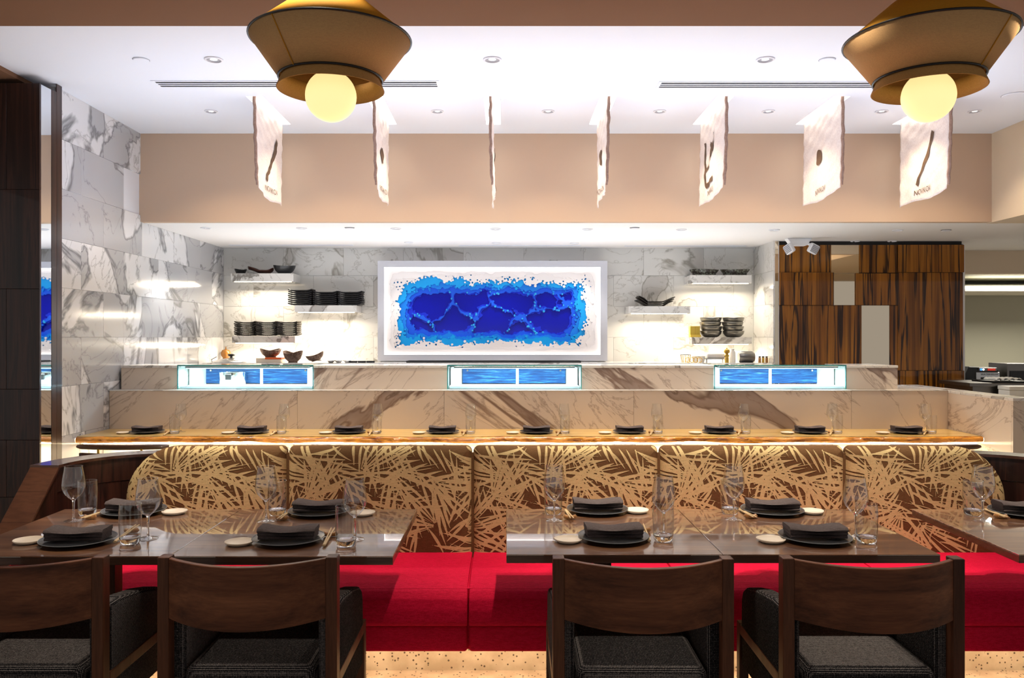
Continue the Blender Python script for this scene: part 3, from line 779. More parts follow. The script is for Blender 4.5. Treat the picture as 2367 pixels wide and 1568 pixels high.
# glass display cases
for i, (p0, p1) in enumerate(CASE):
    a, b = xat(p0, T2Y), xat(p1, T2Y); w = ('left', 'middle', 'right')[i]; y0, y1 = T2Y - .02, T2Y + .36
    z0, z1 = T1Z + .001, T2Z + .004
    t = thing('display_case', '%s cold glass display case glowing blue-white on sushi bar' % w, 'display case', ((a + b) / 2, T2Y, z0), 'sushi display cases')
    obj('front_pane', bx(a, b, y0, y0 + .006, z0, z1 - .006), M['pane'], t)
    obj('top_pane', bx(a, b, y0 + .001, y1, z1 - .006, z1), M['pane'], t)
    obj('side_pane', bx(a, a + .006, y0 + .006, y1, z0, z1 - .006), M['pane'], t)
    obj('side_pane', bx(b - .006, b, y0 + .006, y1, z0, z1 - .006), M['pane'], t)
    bm = B(); box(bm, a - .003, b + .003, y0 - .004, y0 + .003, z1 - .009, z1 + .001); box(bm, a - .003, a + .004, y0 - .004, y0 + .003, z0, z1 - .009); box(bm, b - .004, b + .003, y0 - .004, y0 + .003, z0, z1 - .009)
    obj('glass_edge', bm, M['glass_edge'], t)
    obj('lamp_rail', bx(a + .05, b - .05, y0 + .03, y0 + .10, z1 - .028, z1 - .010, bev=.002, seg=1), M['steel'], t)
    obj('led_tube', bx(a + .06, b - .06, y0 + .035, y0 + .055, z1 - .031, z1 - .028), M['led_cool'], t)
    obj('side_wall', bx(a + .012, a + .10, y1 - .16, y1, z0 + .002, z1 - .03), M['case_white'], t)
    obj('side_wall', bx(b - .10, b - .012, y1 - .16, y1, z0 + .002, z1 - .03), M['case_white'], t)
    obj('tray_floor', bx(a + .012, b - .012, y0 + .02, y1 - .005, z0 + .003, z0 + .022), M['case_white'], t)
    mid = (a + b) / 2 + .03
    for c, d in ((a + .10, mid), (mid, b - .10)):
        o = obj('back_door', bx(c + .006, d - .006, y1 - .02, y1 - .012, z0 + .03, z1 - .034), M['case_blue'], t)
        bm = lathe([(.009, 0), (.009, .004), (.005, .004), (.005, .001), (0, .001)], 14)
        bmesh.ops.transform(bm, matrix=Matrix.Translation((c + .05 if c < mid - .1 else d - .05, y1 - .021, z1 - .06)) @ Matrix.Rotation(R(90), 4, 'X'), verts=bm.verts)
        obj('finger_hole', bm, M['chrome'], o, True)
    obj('door_stile', bx(mid - .012, mid + .012, y1 - .03, y1 - .02, z0 + .022, z1 - .03), M['case_white'], t)
    light('case_glow', 'AREA', ((a + b) / 2, y0 + .12, z1 - .034), 11, (.75, .93, 1), (0, 0, 0), (b - a - .14, .08), parent=t)
    if i == 0:
        ck = thing('steel_pot', 'steel pot standing behind left display case glass', 'pot', (a + .38, y1 - .12, z0 + .022))
        obj('body', lathe([(0, 0), (.10, 0), (.108, .01), (.112, .10), (.114, .11), (.105, .11), (.10, .012), (0, .01)], 28, a + .38, y1 - .14, z0 + .022), M['chrome'], ck, True)
        obj('handle', bx(a + .355, a + .405, y1 - .262, y1 - .250, z0 + .07, z0 + .12, bev=.003), M['steel_dark'], ck)

# live-edge counter slab
SLZ, SLB, SLF = .75, T1Y - .001, 6.20
slab = thing('bar_slab', 'golden live-edge timber counter slab running along the marble bar', 'counter top', (.2, SLF, SLZ - .05))
rr = random.Random(4); NS = 240; edge = []
for k in range(NS + 1):
    x = WX + .002 + (WGX - WX - .004) * k / NS
    edge.append((x, .016 * math.sin(x * 2.1) + .012 * math.sin(x * 5.3 + 1) + .007 * math.sin(x * 13 + 2) + rr.uniform(-.004, .004)))
bm = B(); A = [bm.verts.new((x, SLF + .02 + e_, SLZ)) for x, e_ in edge]; C = [bm.verts.new((x, SLB, SLZ)) for x, e_ in edge]
A2 = [bm.verts.new((x, SLF + .02 + e_, SLZ - .012)) for x, e_ in edge]; C2 = [bm.verts.new((x, SLB, SLZ - .045)) for x, e_ in edge]
for k in range(NS):
    bm.faces.new((A[k], A[k + 1], C[k + 1], C[k])); bm.faces.new((A[k], A[k + 1], A2[k + 1], A2[k])); bm.faces.new((A2[k], A2[k + 1], C2[k + 1], C2[k]))
obj('top_plank', bm, M['slab'], slab)
bm = B(); prof = [(.02, -.004), (.004, -.010), (-.004, -.022), (.0, -.036), (.016, -.047), (.06, -.050)]; rows = []
for k, (x, e_) in enumerate(edge):
    kn = max(0, math.sin(x * 3.3 + 2) * math.sin(x * 7.7)) ; rows.append([bm.verts.new((x, SLF + e_ + dy + rr.uniform(-.006, .006) + .012 * kn * math.sin(q), SLZ + dz - (.004 * math.sin(x * 9 + q) if q > 3 else 0))) for q, (dy, dz) in enumerate(prof)])
for r0, r1 in zip(rows, rows[1:]):
    for q in range(len(prof) - 1): bm.faces.new((r0[q], r1[q], r1[q + 1], r0[q + 1]))
obj('live_edge', bm, M['amber'], slab, True)
obj('led_strip', bx(WX + .02, WGX - .02, 6.275, 6.287, .684, .6965), M['led_warm'], slab)

# ------------------------------------------------------------------ back counter and what stands on it
BZ = 1.225
bc = thing('back_counter', 'white marble back counter along the rear wall', 'counter', (-.2, 9.1, 0))
obj('worktop', bx(WX + .002, 2.85, 8.78, BACK - .001, BZ - .03, BZ, bev=.002, seg=1), M['marble_shelf'], bc)
obj('cabinet_front', bx(WX + .002, 2.85, 8.82, BACK, 0, BZ - .031), M['steel_dark'], bc)
light('counter_glow', 'AREA', (-2.36, 9.2, 1.42), 4, (1, .87, .66), (R(-10), 0, 0), (1.5, .1), parent=bc)
def on_back(px, Y=9.0, z=BZ): return Vector((xat(px, Y), Y, z))
# pan with lid
p = on_back(535); t = thing('lidded_pan', 'wide steel pan lid with black knob on back counter', 'pan', p)
obj('lid', lathe([(0, .052), (.03, .05), (.12, .036), (.19, .016), (.20, .008), (.20, 0), (0, 0)], 36, p.x, p.y, p.z), M['pan'], t, True)
obj('knob', lathe([(0, .05), (.016, .05), (.014, .062), (.035, .072), (.04, .088), (.03, .094), (0, .094)], 20, p.x, p.y, p.z), M['black'], t, True)
obj('cord', tube([(p.x - .2, p.y - .03, p.z + .004), (p.x - .22, p.y, p.z + .03), (p.x - .18, p.y + .05, p.z + .06)], .004, 6), M['black'], t, True)
p = on_back(522, 9.3); t = thing('gourd_ornament', 'small amber gourd ornament behind the pan lid', 'ornament', p)
obj('body', lathe([(0, 0), (.03, .0), (.036, .03), (.03, .04), (.052, .07), (.055, .10), (.04, .13), (.012, .14), (0, .14)], 20, p.x, p.y, p.z), M['amberglass'], t, True)
obj('stem', lathe([(.008, .138), (.004, .17), (0, .172)], 8, p.x, p.y, p.z), M['amberglass'], t, True)
def wavy_bowl(name, label, cat, p, r, h, m, lip=.14, n=32, ph=0, group=None, foot=.5, tilt=0.0, sy=1.0, wall=.012):
    t = thing(name, label, cat, p, group)
    def wob(rr_, z, a): return rr_ * (1 + .03 * math.sin(3 * a + ph)), z + (z / h) ** 2 * lip * h * math.sin(2 * a + ph)
    bm = lathe([(0, 0), (r * foot, 0), (r * foot, .008), (r * .8, h * .38), (r * .95, h * .75), (r, h), (r - wall, h), (r * .88, h * .72), (r * .7, h * .36), (0, .018)], n, 0, 0, 0, wob)
    bmesh.ops.transform(bm, matrix=Matrix.Translation(p) @ Matrix.Rotation(tilt, 4, 'Y') @ Matrix.Diagonal((1, sy, 1, 1)), verts=bm.verts)
    obj('body', bm, m, t, True)
    bm = lathe([(r * foot + .004, 0), (r * foot + .004, .006), (r * foot - .008, .006), (r * foot - .008, 0)], 24, p.x, p.y, p.z); obj('foot_ring', bm, m, t, True)
    return t
p = on_back(625, 9.0); q = thing('orange_box', 'low orange and cream box under a clay bowl', 'box', p)
obj('box_body', bx(p.x - .13, p.x + .14, p.y - .1, p.y + .1, p.z, p.z + .05, bev=.004), M['cream'], q)
obj('box_lid', bx(p.x - .03, p.x + .145, p.y - .104, p.y + .104, p.z + .036, p.z + .056, bev=.003), M['orange'], q)
wavy_bowl('clay_bowl', 'brown clay bowl on the orange box', 'bowl', Vector((p.x, p.y, BZ + .056)), .115, .085, M['bowl_clay'], ph=.4)
wavy_bowl('clay_bowl', 'grey clay bowl standing right of the orange box', 'bowl', on_back(677, 8.92), .105, .115, M['bowl_clay'], ph=2.2, foot=.45)
wavy_bowl('clay_bowl', 'shallow clay bowl tilted on its side on back counter', 'bowl', on_back(731, 8.95, BZ + .02), .10, .07, M['bowl_clay'], ph=1.2, tilt=R(-17))
for i, px in enumerate((765, 783, 803)):
    p = on_back(px, 8.92); t = thing('silver_dish', '%s small scalloped silver dish in row on back counter' % ('left', 'middle', 'right')[i], 'dish', p, 'silver dishes')
    obj('body', lathe([(0, 0), (.022, 0), (.045, .022), (.046, .026), (.02, .008), (0, .006)], 24, p.x, p.y, p.z, lambda r_, z, a: (r_ * (1 + .06 * math.sin(8 * a)), z)), M['chrome'], t, True)
for i, px in enumerate((822, 842, 862)):
    p = on_back(px, 8.9); t = thing('knife', '%s dark knife lying on back counter left of artwork' % ('first', 'second', 'third')[i], 'knife', p, 'knives on back counter')
    obj('handle', bx(p.x - .07, p.x + .02, p.y - .012, p.y + .012, p.z, p.z + .02, bev=.004), M['black'], t)
    obj('blade', prism([(p.x + .02, p.y - .012), (p.x + .16, p.y - .004), (p.x + .16, p.y + .002), (p.x + .02, p.y + .012)], 'z', p.z + .008, p.z + .011), M['steel'], t)
p = on_back(1152, 9.05); t = thing('black_tray', 'long flat black tray on counter beneath the artwork', 'tray', p)
obj('base', bx(p.x - 1.0, p.x + .9, p.y - .12, p.y + .1, p.z, p.z + .012, bev=.003), M['black'], t)
obj('rim', tube([(p.x - 1.0, p.y - .12, p.z + .014), (p.x + .9, p.y - .12, p.z + .014), (p.x + .9, p.y + .1, p.z + .014), (p.x - 1.0, p.y + .1, p.z + .014), (p.x - 1.0, p.y - .12, p.z + .014)], .005, 6), M['black'], t)
# right group
rr = random.Random(2); p = on_back(1585, 8.95); t = thing('wire_basket', 'small wire basket of tools on back counter', 'basket', p)
obj('rim', tube([(p.x + .055 * math.cos(a), p.y + .055 * math.sin(a), p.z + .085) for a in [2 * PI * k / 16 for k in range(17)]], .004, 6), M['steel_dark'], t)
for k in range(10):
    a = 2 * PI * k / 10; obj('wire', tube([(p.x + .04 * math.cos(a), p.y + .04 * math.sin(a), p.z), (p.x + .055 * math.cos(a), p.y + .055 * math.sin(a), p.z + .085)], .003, 5), M['gold'], t)
p = on_back(1607, 8.9)
for i in range(4):
    q = on_back(1590 + i * 9, 8.88); t = thing('metal_ring', '%s brass coil ring lying beside the wire basket' % ordn(i), 'ring', q, 'brass rings')
    obj('coil', tube([(q.x + .028 * math.cos(a), q.y, q.z + .030 + .026 * math.sin(a)) for a in [2 * PI * k / 14 for k in range(15)]], .004, 6), M['gold'], t)
for i, px in enumerate((1607, 1622)):
    p = on_back(px, 9.0); t = thing('white_cup', '%s little white cup behind sushi bar' % ('left', 'right')[i], 'cup', p, 'white cups')
    obj('body', lathe([(0, 0), (.025, 0), (.036, .05), (.038, .07), (.034, .07), (.024, .008), (0, .008)], 20, p.x, p.y, p.z), M['whiteware'], t, True)
    obj('foot', lathe([(.026, 0), (.028, .004), (.024, .006)], 16, p.x, p.y, p.z), M['whiteware'], t)
p = on_back(1652, 9.0); t = thing('food_tray', 'steel rack tray with white paper on back counter', 'tray', p)
obj('rack', bx(p.x - .12, p.x + .12, p.y - .1, p.y + .1, p.z + .035, p.z + .045, bev=.002, seg=1), M['steel'], t)
for s in (-1, 1):
    for u in (-1, 1): obj('leg', bx(p.x + s * .11 - .006, p.x + s * .11 + .006, p.y + u * .09 - .006, p.y + u * .09 + .006, p.z, p.z + .035), M['steel'], t)
obj('paper', bx(p.x - .10, p.x + .11, p.y - .06, p.y + .09, p.z + .046, p.z + .10, bev=.02, seg=3), M['whiteware'], t)
p = on_back(1680, 8.85); t = thing('pepper_mill', 'turned brass-coloured pepper mill on back counter', 'pepper mill', p)
obj('body', lathe([(0, 0), (.022, 0), (.022, .045), (.018, .06), (.026, .072), (.026, .08), (.015, .092), (.015, .10)], 20, p.x, p.y, p.z), M['gold'], t, True)
obj('head', lathe([(.014, .10), (.030, .108), (.034, .125), (.028, .14), (.012, .146), (.006, .15), (.008, .157), (0, .165)], 20, p.x, p.y, p.z), M['gold'], t, True)
p = on_back(1693, 9.0); t = thing('white_bottle', 'white squeeze bottle right of the pepper mill', 'bottle', p)
obj('body', lathe([(0, 0), (.032, 0), (.034, .01), (.034, .11), (.024, .13), (.02, .135)], 20, p.x, p.y, p.z), M['whiteware'], t, True)
obj('cap', lathe([(.02, .135), (.022, .137), (.022, .15), (0, .152)], 16, p.x, p.y, p.z), M['whiteware'], t, True)
p = on_back(1725, 9.0); t = thing('steel_canister', 'dark steel canister lying on back counter', 'canister', p)
bm = tube([(p.x - .085, p.y, p.z + .058), (p.x - .07, p.y, p.z + .058), (p.x + .07, p.y, p.z + .058), (p.x + .085, p.y, p.z + .058)], [.05, .058, .058, .048], 24); obj('body', bm, M['steel_dark'], t, True)
obj('handle', bx(p.x - .06, p.x + .06, p.y - .012, p.y + .012, p.z + .113, p.z + .122, bev=.003), M['steel'], t)
for i, px in enumerate((1756, 1764, 1772, 1780, 1788, 1796)):
    p = on_back(px, 8.9); t = thing('spice_jar', '%s slim jar from left in row beside veneer wall' % ordn(i), 'jar', p, 'slim spice jars')
    obj('glass_body', lathe([(0, 0), (.015, 0), (.015, .05), (.011, .056)], 14, p.x, p.y, p.z), M['gold'] if i % 2 else M['restwood'], t, True)
    obj('lid', lathe([(.012, .056), (.013, .058), (.013, .07), (0, .071)], 14, p.x, p.y, p.z), M['steel_dark'], t, True)

# shelf contents
def shelf_p(px, S, dy=.13): Y = S[3] + dy; return Vector((xat(px, Y), Y, S[2] + .0005))
wavy_bowl('small_bowl', 'small black bowl at left of upper left shelf', 'bowl', shelf_p(556, SA), .068, .052, M['bowl_dark'], .12, ph=.3, foot=.75)
p = shelf_p(603, SA); t = thing('leaf_dish', 'russet curved leaf-shaped dish between two dark bowls', 'dish', p)
bm = B(); g = []
for a in range(21):
    u = -1 + a / 10; row = []
    for b in range(9):
        v = -1 + b / 4; hw = .085 * math.sqrt(max(0.02, 1 - (abs(u) ** 2.5))); zc = .012 + .045 * abs(u) ** 2.2 + .022 * math.sin(3.2 * u + 2.4) * abs(u) + .03 * v * v + (.02 if u < 0 else 0) * abs(u)
        row.append(bm.verts.new((p.x + u * .135, p.y + v * hw, p.z + zc - .002)))
    g.append(row)
for a in range(20):
    for b in range(8): bm.faces.new((g[a][b], g[a + 1][b], g[a + 1][b + 1], g[a][b + 1]))
o = obj('body', bm, M['bowl_brown'], t, True); md = o.modifiers.new('s', 'SOLIDIFY'); md.thickness = .008; md.offset = 1
obj('foot', bx(p.x - .05, p.x + .05, p.y - .03, p.y + .03, p.z, p.z + .008, bev=.003), M['bowl_brown'], t)
wavy_bowl('wide_bowl', 'wide rough charcoal bowl at right of upper left shelf', 'bowl', shelf_p(657, SA, .12), .124, .090, M['bowl_dark'], .08, ph=1.0, foot=.55)
def tray_mesh(w, d, m):
    bm = B(); prof = [(-w / 2, .017), (-w / 2 + .02, .010), (-w / 2 + .05, .004), (0, .0035), (w / 2 - .05, .004), (w / 2 - .02, .010), (w / 2, .017)]
    top = [(x, z + .0135) for x, z in prof]; poly = prof + top[::-1]
    bm = prism(poly, 'y', -d / 2, d / 2)
    for k in range(7): box(bm, -w / 2 + .04 + (w - .08) * k / 6 - .004, -w / 2 + .04 + (w - .08) * k / 6 + .004, -d / 2 - .0025, -d / 2, .002, .010)
    me = bpy.data.meshes.new('body'); bmesh.ops.recalc_face_normals(bm, faces=bm.faces); bm.to_mesh(me); bm.free(); me.materials.append(m); return me
def tray_stacks(S, cols, n, dz, m, w, label, group):
    me = tray_mesh(w, .2, m); rim = bx(-w / 2 + .03, w / 2 - .03, -.097, -.092, .0115, .0135); rme = bpy.data.meshes.new('ridge'); rim.to_mesh(rme); rim.free(); rme.materials.append(m)
    rr = random.Random(len(label))
    for c, (px, dy, nn) in enumerate(cols):
        for k in range(nn):
            p = shelf_p(px, S, dy); p.z += k * dz; p.x += rr.uniform(-.004, .004)
            t = thing('serving_tray', label % (ordn(k) if k < nn - 1 else 'topmost', ('left', 'middle', 'right')[c]), 'tray', p, group)
            for nm, mm in (('body', me), ('ridge', rme)):
                o = bpy.data.objects.new(nm, mm); COL.objects.link(o); o.parent = t
tray_stacks(SB, ((698, .13, 8), (755, .13, 7), (812, .125, 7)), 8, .022, M['tray'], .262, '%s black ribbed tray up in %s stack nearest artwork', 'black trays')
tray_stacks(SC, ((571, .13, 7), (620, .13, 7), (669, .125, 7)), 7, .0225, M['tray2'], .226, '%s bronze ribbed tray up in %s lower-shelf stack', 'bronze trays')
for i, px in enumerate((1628, 1698)):
    p = shelf_p(px, SD); wavy_bowl('mossy_bowl', '%s low bowl with pale mossy glaze on upper right shelf' % ('left', 'right')[i], 'bowl', p, .165, .068, M['moss'], .05, ph=i * 2.0, group='mossy bowls', foot=.8, sy=.7)
for k in range(3):
    p = shelf_p(1513, SE); p.z += k * .022; t = thing('curved_plate', '%s dark upswept square plate of the stack right of artwork' % ('bottom', 'middle', 'top')[k], 'plate', p, 'curved square plates')
    w = .20; hh = .065; sk = .012 * (k - 1)
    poly = [(-w + sk, hh + .012 * (k % 2)), (-w * .72 + sk, hh * .62), (-w * .45, 0.002), (w * .45, 0.002), (w * .75 + sk, hh * .5), (w + sk, hh - .01)]
    poly2 = [(x * 1.0, z + .009) for x, z in poly][::-1]
    bm = prism([(p.x + x, p.z + z) for x, z in poly + poly2], 'y', p.y - .1, p.y + .1)
    obj('body', bm, M['tray2'], t, True); obj('foot', bx(p.x - .07, p.x + .07, p.y - .06, p.y + .06, p.z, p.z + .003), M['tray2'], t)
bowl_src = None
for c, px in enumerate((1643, 1694)):
    for k in range(4):
        p = shelf_p(px, SF, .14); p.z += k * .050; p.x += .006 * math.sin(k * 2.1 + c)
        lab = '%s pewter-glazed bowl in %s stack on lower right shelf' % (('bottom', 'second', 'third', 'topmost')[k], ('left', 'right')[c])
        if bowl_src is None:
            bowl_src = thing('stacked_bowl', lab, 'bowl', p, 'pewter bowls')
            obj('body', lathe([(0, 0), (.065, 0), (.088, .012), (.112, .036), (.120, .062), (.121, .070), (.116, .070), (.106, .036), (.08, .014), (0, .008)], 36, p.x, p.y, p.z), M['bowl_silver'], bowl_src, True)
            obj('rim', lathe([(.121, .068), (.1225, .071), (.118, .074), (.1155, .071)], 36, p.x, p.y, p.z, closed=True), M['bowl_silver'], bowl_src, True)
        else: dup(bowl_src, p, lab)
p = shelf_p(1605, SF, .11); t = thing('yellow_box', 'small yellow card box left of the pewter bowls', 'box', p)
obj('box_body', bx(p.x - .055, p.x + .055, p.y - .04, p.y + .04, p.z, p.z + .125, bev=.003), M['yellow'], t)
obj('front_flap', bx(p.x - .052, p.x + .062, p.y - .052, p.y - .041, p.z, p.z + .03, bev=.003), M['yellow'], t)
obj('seam', bx(p.x - .001, p.x + .001, p.y - .0415, p.y - .0405, p.z + .03, p.z + .12), M['restwood'], t)

# ------------------------------------------------------------------ kitchen seen through the opening at right
struct('wall_kitchen', bx(4.6, 9, 11.2, 11.3, 0, 3), M['kitchen'])
struct('trim_kitchen_fascia', bx(4.895, 9, 9.7, 9.8, 2.25, CL), M['beige2'])
struct('ceiling_pantry', bx(4.7, 9, 9.8, 11.2, 2.25, 2.3), M['kitchen'])
hd = thing('extractor_hood', 'pale extractor hood across the kitchen beyond the veneer wall', 'hood', (7.2, 10.6, 2.1))
obj('canopy', prism([(10.2, 2.10), (10.2, 2.13), (11.19, 2.24), (11.19, 2.07), (10.25, 2.07)], 'x', 5.4, 8.8), M['kitchen_low'], hd)
obj('lip', bx(5.4, 8.8, 10.17, 10.2, 2.07, 2.12), M['steel'], hd)
light('kitchen_lamp', 'AREA', (6.6, 9.98, 2.22), 80, (1, .93, .78), (0, 0, 0), (1.6, .5))
mc = at(2271, 850, 9.0)
pt = thing('kitchen_counter', 'black counter carrying the drinks machine', 'counter', (5.6, 9.2, 0))
obj('worktop', bx(4.92, 7.5, 8.8, 9.6, .86, .90, bev=.003), M['black'], pt); obj('cabinet', bx(4.95, 7.5, 8.85, 9.6, 0, .859), M['steel_dark'], pt)
x0, x1 = xat(2232, 9.0), xat(2310, 9.0); y0 = 9.0
t = thing('drinks_machine', 'black water drinks machine with lit buttons in kitchen', 'machine', ((x0 + x1) / 2, y0, .90))
zt = zat(846, 9.0)
obj('body', prism([(x0, .90), (x0, zt - .08), (x0 + .035, zt - .01), (x1 - .03, zt - .02), (x1, zt - .07), (x1, .90)], 'y', y0, y0 + .4, bev=.006), M['black'], t)
xa = xat(2255, 9.0)
fp = obj('front_plate', bx(xa, x1 - .004, y0 - .012, y0 - .0005, .91, zt - .07, bev=.003), M['steel'], t)
obj('dispense_bay', bx(xa + .05, x1 - .022, y0 - .014, y0 - .0121, .915, zt - .125), M['black'], fp)
obj('button_bar', bx(xa + .03, x1 - .03, y0 - .010, y0 - .0005, zt - .058, zt - .022, bev=.004), M['steel_dark'], t)
for u, m in ((.075, 'blue_light'), (.10, 'white_light')):
    bm = lathe([(0, .004), (.011, .004), (.012, 0)], 16); bmesh.ops.transform(bm, matrix=Matrix.Translation((xa + u - .02, y0 - .011, zt - .04)) @ Matrix.Rotation(R(90), 4, 'X'), verts=bm.verts)
    obj('button', bm, M[m], t, True)
obj('red_switch', bx(xa + .125, xa + .21, y0 - .016, y0 - .0105, zt - .052, zt - .028, bev=.005), M['red_light'], t)
for body, m, u in (('WATER', 'black', .05), ('BREAK', 'grey_text', .155)):
    vv, ff = text_tris(body, .030, 'LEFT'); bm = B(); q = [bm.verts.new((xa + u + v.x, y0 - .0135, zt - .103 + v.y)) for v in vv]
    for f in ff:
        try: bm.faces.new([q[k] for k in f])
        except ValueError: pass
    obj('lettering', bm, M[m], fp)
x0, x1 = xat(2334, 9.0), xat(2400, 9.0); t = thing('steel_dispenser', 'dark steel dispenser with window at the kitchen edge', 'dispenser', ((x0 + x1) / 2, 9.05, .90))
obj('body', prism([(x0 + .02, .90), (x0, .96), (x0, zat(841, 9.0)), (x1, zat(841, 9.0)), (x1, .90)], 'y', 9.05, 9.4, bev=.006), M['steel_dark'], t)
obj('window', bx(x0 + .03, x1 - .03, 9.043, 9.049, 1.02, 1.13, bev=.002), M['black'], t); obj('shelf_lip', bx(x0 + .02, x1 - .02, 9.02, 9.049, .985, 1.01, bev=.003), M['steel'], t)
x0, x1 = xat(2242, 8.0), xat(2440, 8.0); zt = zat(886, 8.0)
t = thing('steel_table', 'stainless prep table just behind the bar wing', 'table', ((x0 + x1) / 2, 8.2, 0))
obj('top', bx(x0, x1, 8.0, 8.6, zt - .035, zt, bev=.006), M['steel_dark'], t); obj('apron', bx(x0 + .05, x1 - .02, 8.04, 8.56, zt - .22, zt - .036), M['steel_dark'], t)
for a in (x0 + .06, x1 - .06):
    for b in (8.06, 8.5): obj('leg', bx(a, a + .04, b, b + .04, 0, zt - .221), M['steel'], t)
xb = xat(2326, 7.85); t = thing('pale_bin', 'pale cream bin standing in front of the prep table', 'bin', (xb + .2, 7.9, 0))
obj('body', bx(xb, xb + .5, 7.8, 7.98, 0, zat(902, 7.85), bev=.006), M['kitchen_low'], t); obj('rim', bx(xb - .004, xb + .504, 7.795, 7.985, zat(902, 7.85), zat(893, 7.85), bev=.005), M['kitchen_low'], t)
tx = xat(2330, 8.1); t = thing('service_tray', 'flat black tray under a folded white towel', 'tray', (tx, 8.2, zt))
obj('base', bx(tx - .19, tx + .22, 8.02, 8.4, zt, zt + .012, bev=.004), M['black'], t); obj('rim', tube([(tx - .19, 8.02, zt + .013), (tx + .22, 8.02, zt + .013), (tx + .22, 8.4, zt + .013), (tx - .19, 8.4, zt + .013), (tx - .19, 8.02, zt + .013)], .005, 6), M['black'], t)
bm = B(); g = []
for a in range(19):
    row = []
    for b in range(9): row.append(bm.verts.new((tx - .14 + .26 * a / 18, 8.06 + .22 * b / 8, zt + .027 + .022 * abs(math.sin(a * .7 + b * .4)) * (1 if 0 < a < 18 else .2))))
    g.append(row)
for a in range(18):
    for b in range(8): bm.faces.new((g[a][b], g[a + 1][b], g[a + 1][b + 1], g[a][b + 1]))
o = obj('folded_towel', bm, M['towel'], None, True); md = o.modifiers.new('s', 'SOLIDIFY'); md.thickness = .008; md.offset = -1; tag(o, 'crumpled white towel lying on the black service tray', 'towel')

# ------------------------------------------------------------------ banquette
QF, QT, QZ0 = 4.00, .968, .40                         # backrest front, top, hidden foot
PXS = [-1.865, -1.066, -.160, .752, 1.662, 2.455]
bq = thing('banquette', 'long banquette with palm-print backrest and red seat', 'bench', (.3, 3.7, 0))
def sdf(x, z, x0, x1, z0, z1, rl, rr_):
    """distance inside a panel whose top corners have radii rl and rr_"""
    for cx_, r, s in ((x0, rl, 1), (x1, rr_, -1)):
        if (x - cx_) * s < r and z > z1 - r:
            return r - math.hypot((x - cx_) * s - r, z - (z1 - r))
    return min(x - x0, x1 - x, z1 - z)
ER = .05
def edge_d(s, r=ER):
    s = max(0.0, min(s, r)); return r - math.sqrt(max(0, r * r - (r - s) ** 2))
rng2 = random.Random(35)
fronds = []
for k in range(25):
    gx, gz = k % 5, k // 5
    fronds.append(((gx + (.5 if gz % 2 else 0) + rng2.uniform(.15, .6)) * .91 / 5, QZ0 - .02 + (gz + rng2.uniform(.2, .8)) * .125, rng2.choice((.5, 1.0, 1.55, 2.1, 2.6, 3.6, 5.6)) + rng2.uniform(-.25, .25), rng2.uniform(.85, 1.2), rng2.random()))
LG = .0026
LNX, LNZ = int(.91 / LG) + 1, int((QT - QZ0) / LG) + 1
def leaf_field():
    """one repeat of the palm print as a signed field, wrapping sideways"""
    Fv = np.full((LNZ, LNX), -.01); gx = np.arange(LNX) * LG; gz = QZ0 + np.arange(LNZ) * LG
    for (fx, fz, th, sc_, kind) in fronds:
        rs = random.Random(int(fx * 1e5 + fz * 1e3)); n = 10 if kind < .5 else 16
        for i in range(n):
            f = i / (n - 1) * 2 - 1
            if kind < .5: ang = th + f * .85; bx_, bz_ = fx + .02 * math.cos(ang), fz + .02 * math.sin(ang); L = (.31 - .07 * abs(f)) * sc_; w = rs.uniform(.0066, .0098)
            else: ang = th + (.62 if i % 2 else -.62) + rs.uniform(-.08, .08); d_ = .36 * (i / n) * sc_; bx_, bz_ = fx + d_ * math.cos(th), fz + d_ * math.sin(th); L = .19 * sc_ * (1 - .35 * i / n); w = rs.uniform(.0058, .0086)
            if rs.random() < .22: w *= .35
            L *= rs.uniform(.8, 1.1); curl = rs.uniform(-.45, .45); ang += rs.uniform(-.05, .05); m_ = 16; px_, pz_ = bx_, bz_
            for q in range(m_):
                u = (q + .5) / m_; a = ang + curl * u; qx, qz = px_ + math.cos(a) * L / m_, pz_ + math.sin(a) * L / m_
                hw = w * min(1, .15 + 1.7 * u) * (1 - u ** 3) ** .8
                for ox in (-.91, 0, .91):
                    x0, x1 = min(px_, qx) + ox - .016, max(px_, qx) + ox + .016
                    i0, i1 = max(0, int(x0 / LG)), min(LNX, int(x1 / LG) + 2); j0, j1 = max(0, int((min(pz_, qz) - .016 - QZ0) / LG)), min(LNZ, int((max(pz_, qz) + .016 - QZ0) / LG) + 2)
                    if i1 <= i0 or j1 <= j0: continue
                    X, Z = gx[None, i0:i1] - px_ - ox, gz[j0:j1, None] - pz_; dx, dz = qx - px_, qz - pz_
                    t_ = np.clip((X * dx + Z * dz) / (dx * dx + dz * dz), 0, 1)
                    np.maximum(Fv[j0:j1, i0:i1], hw - np.hypot(X - t_ * dx, Z - t_ * dz), out=Fv[j0:j1, i0:i1])
                px_, pz_ = qx, qz
    return Fv
LF = leaf_field()
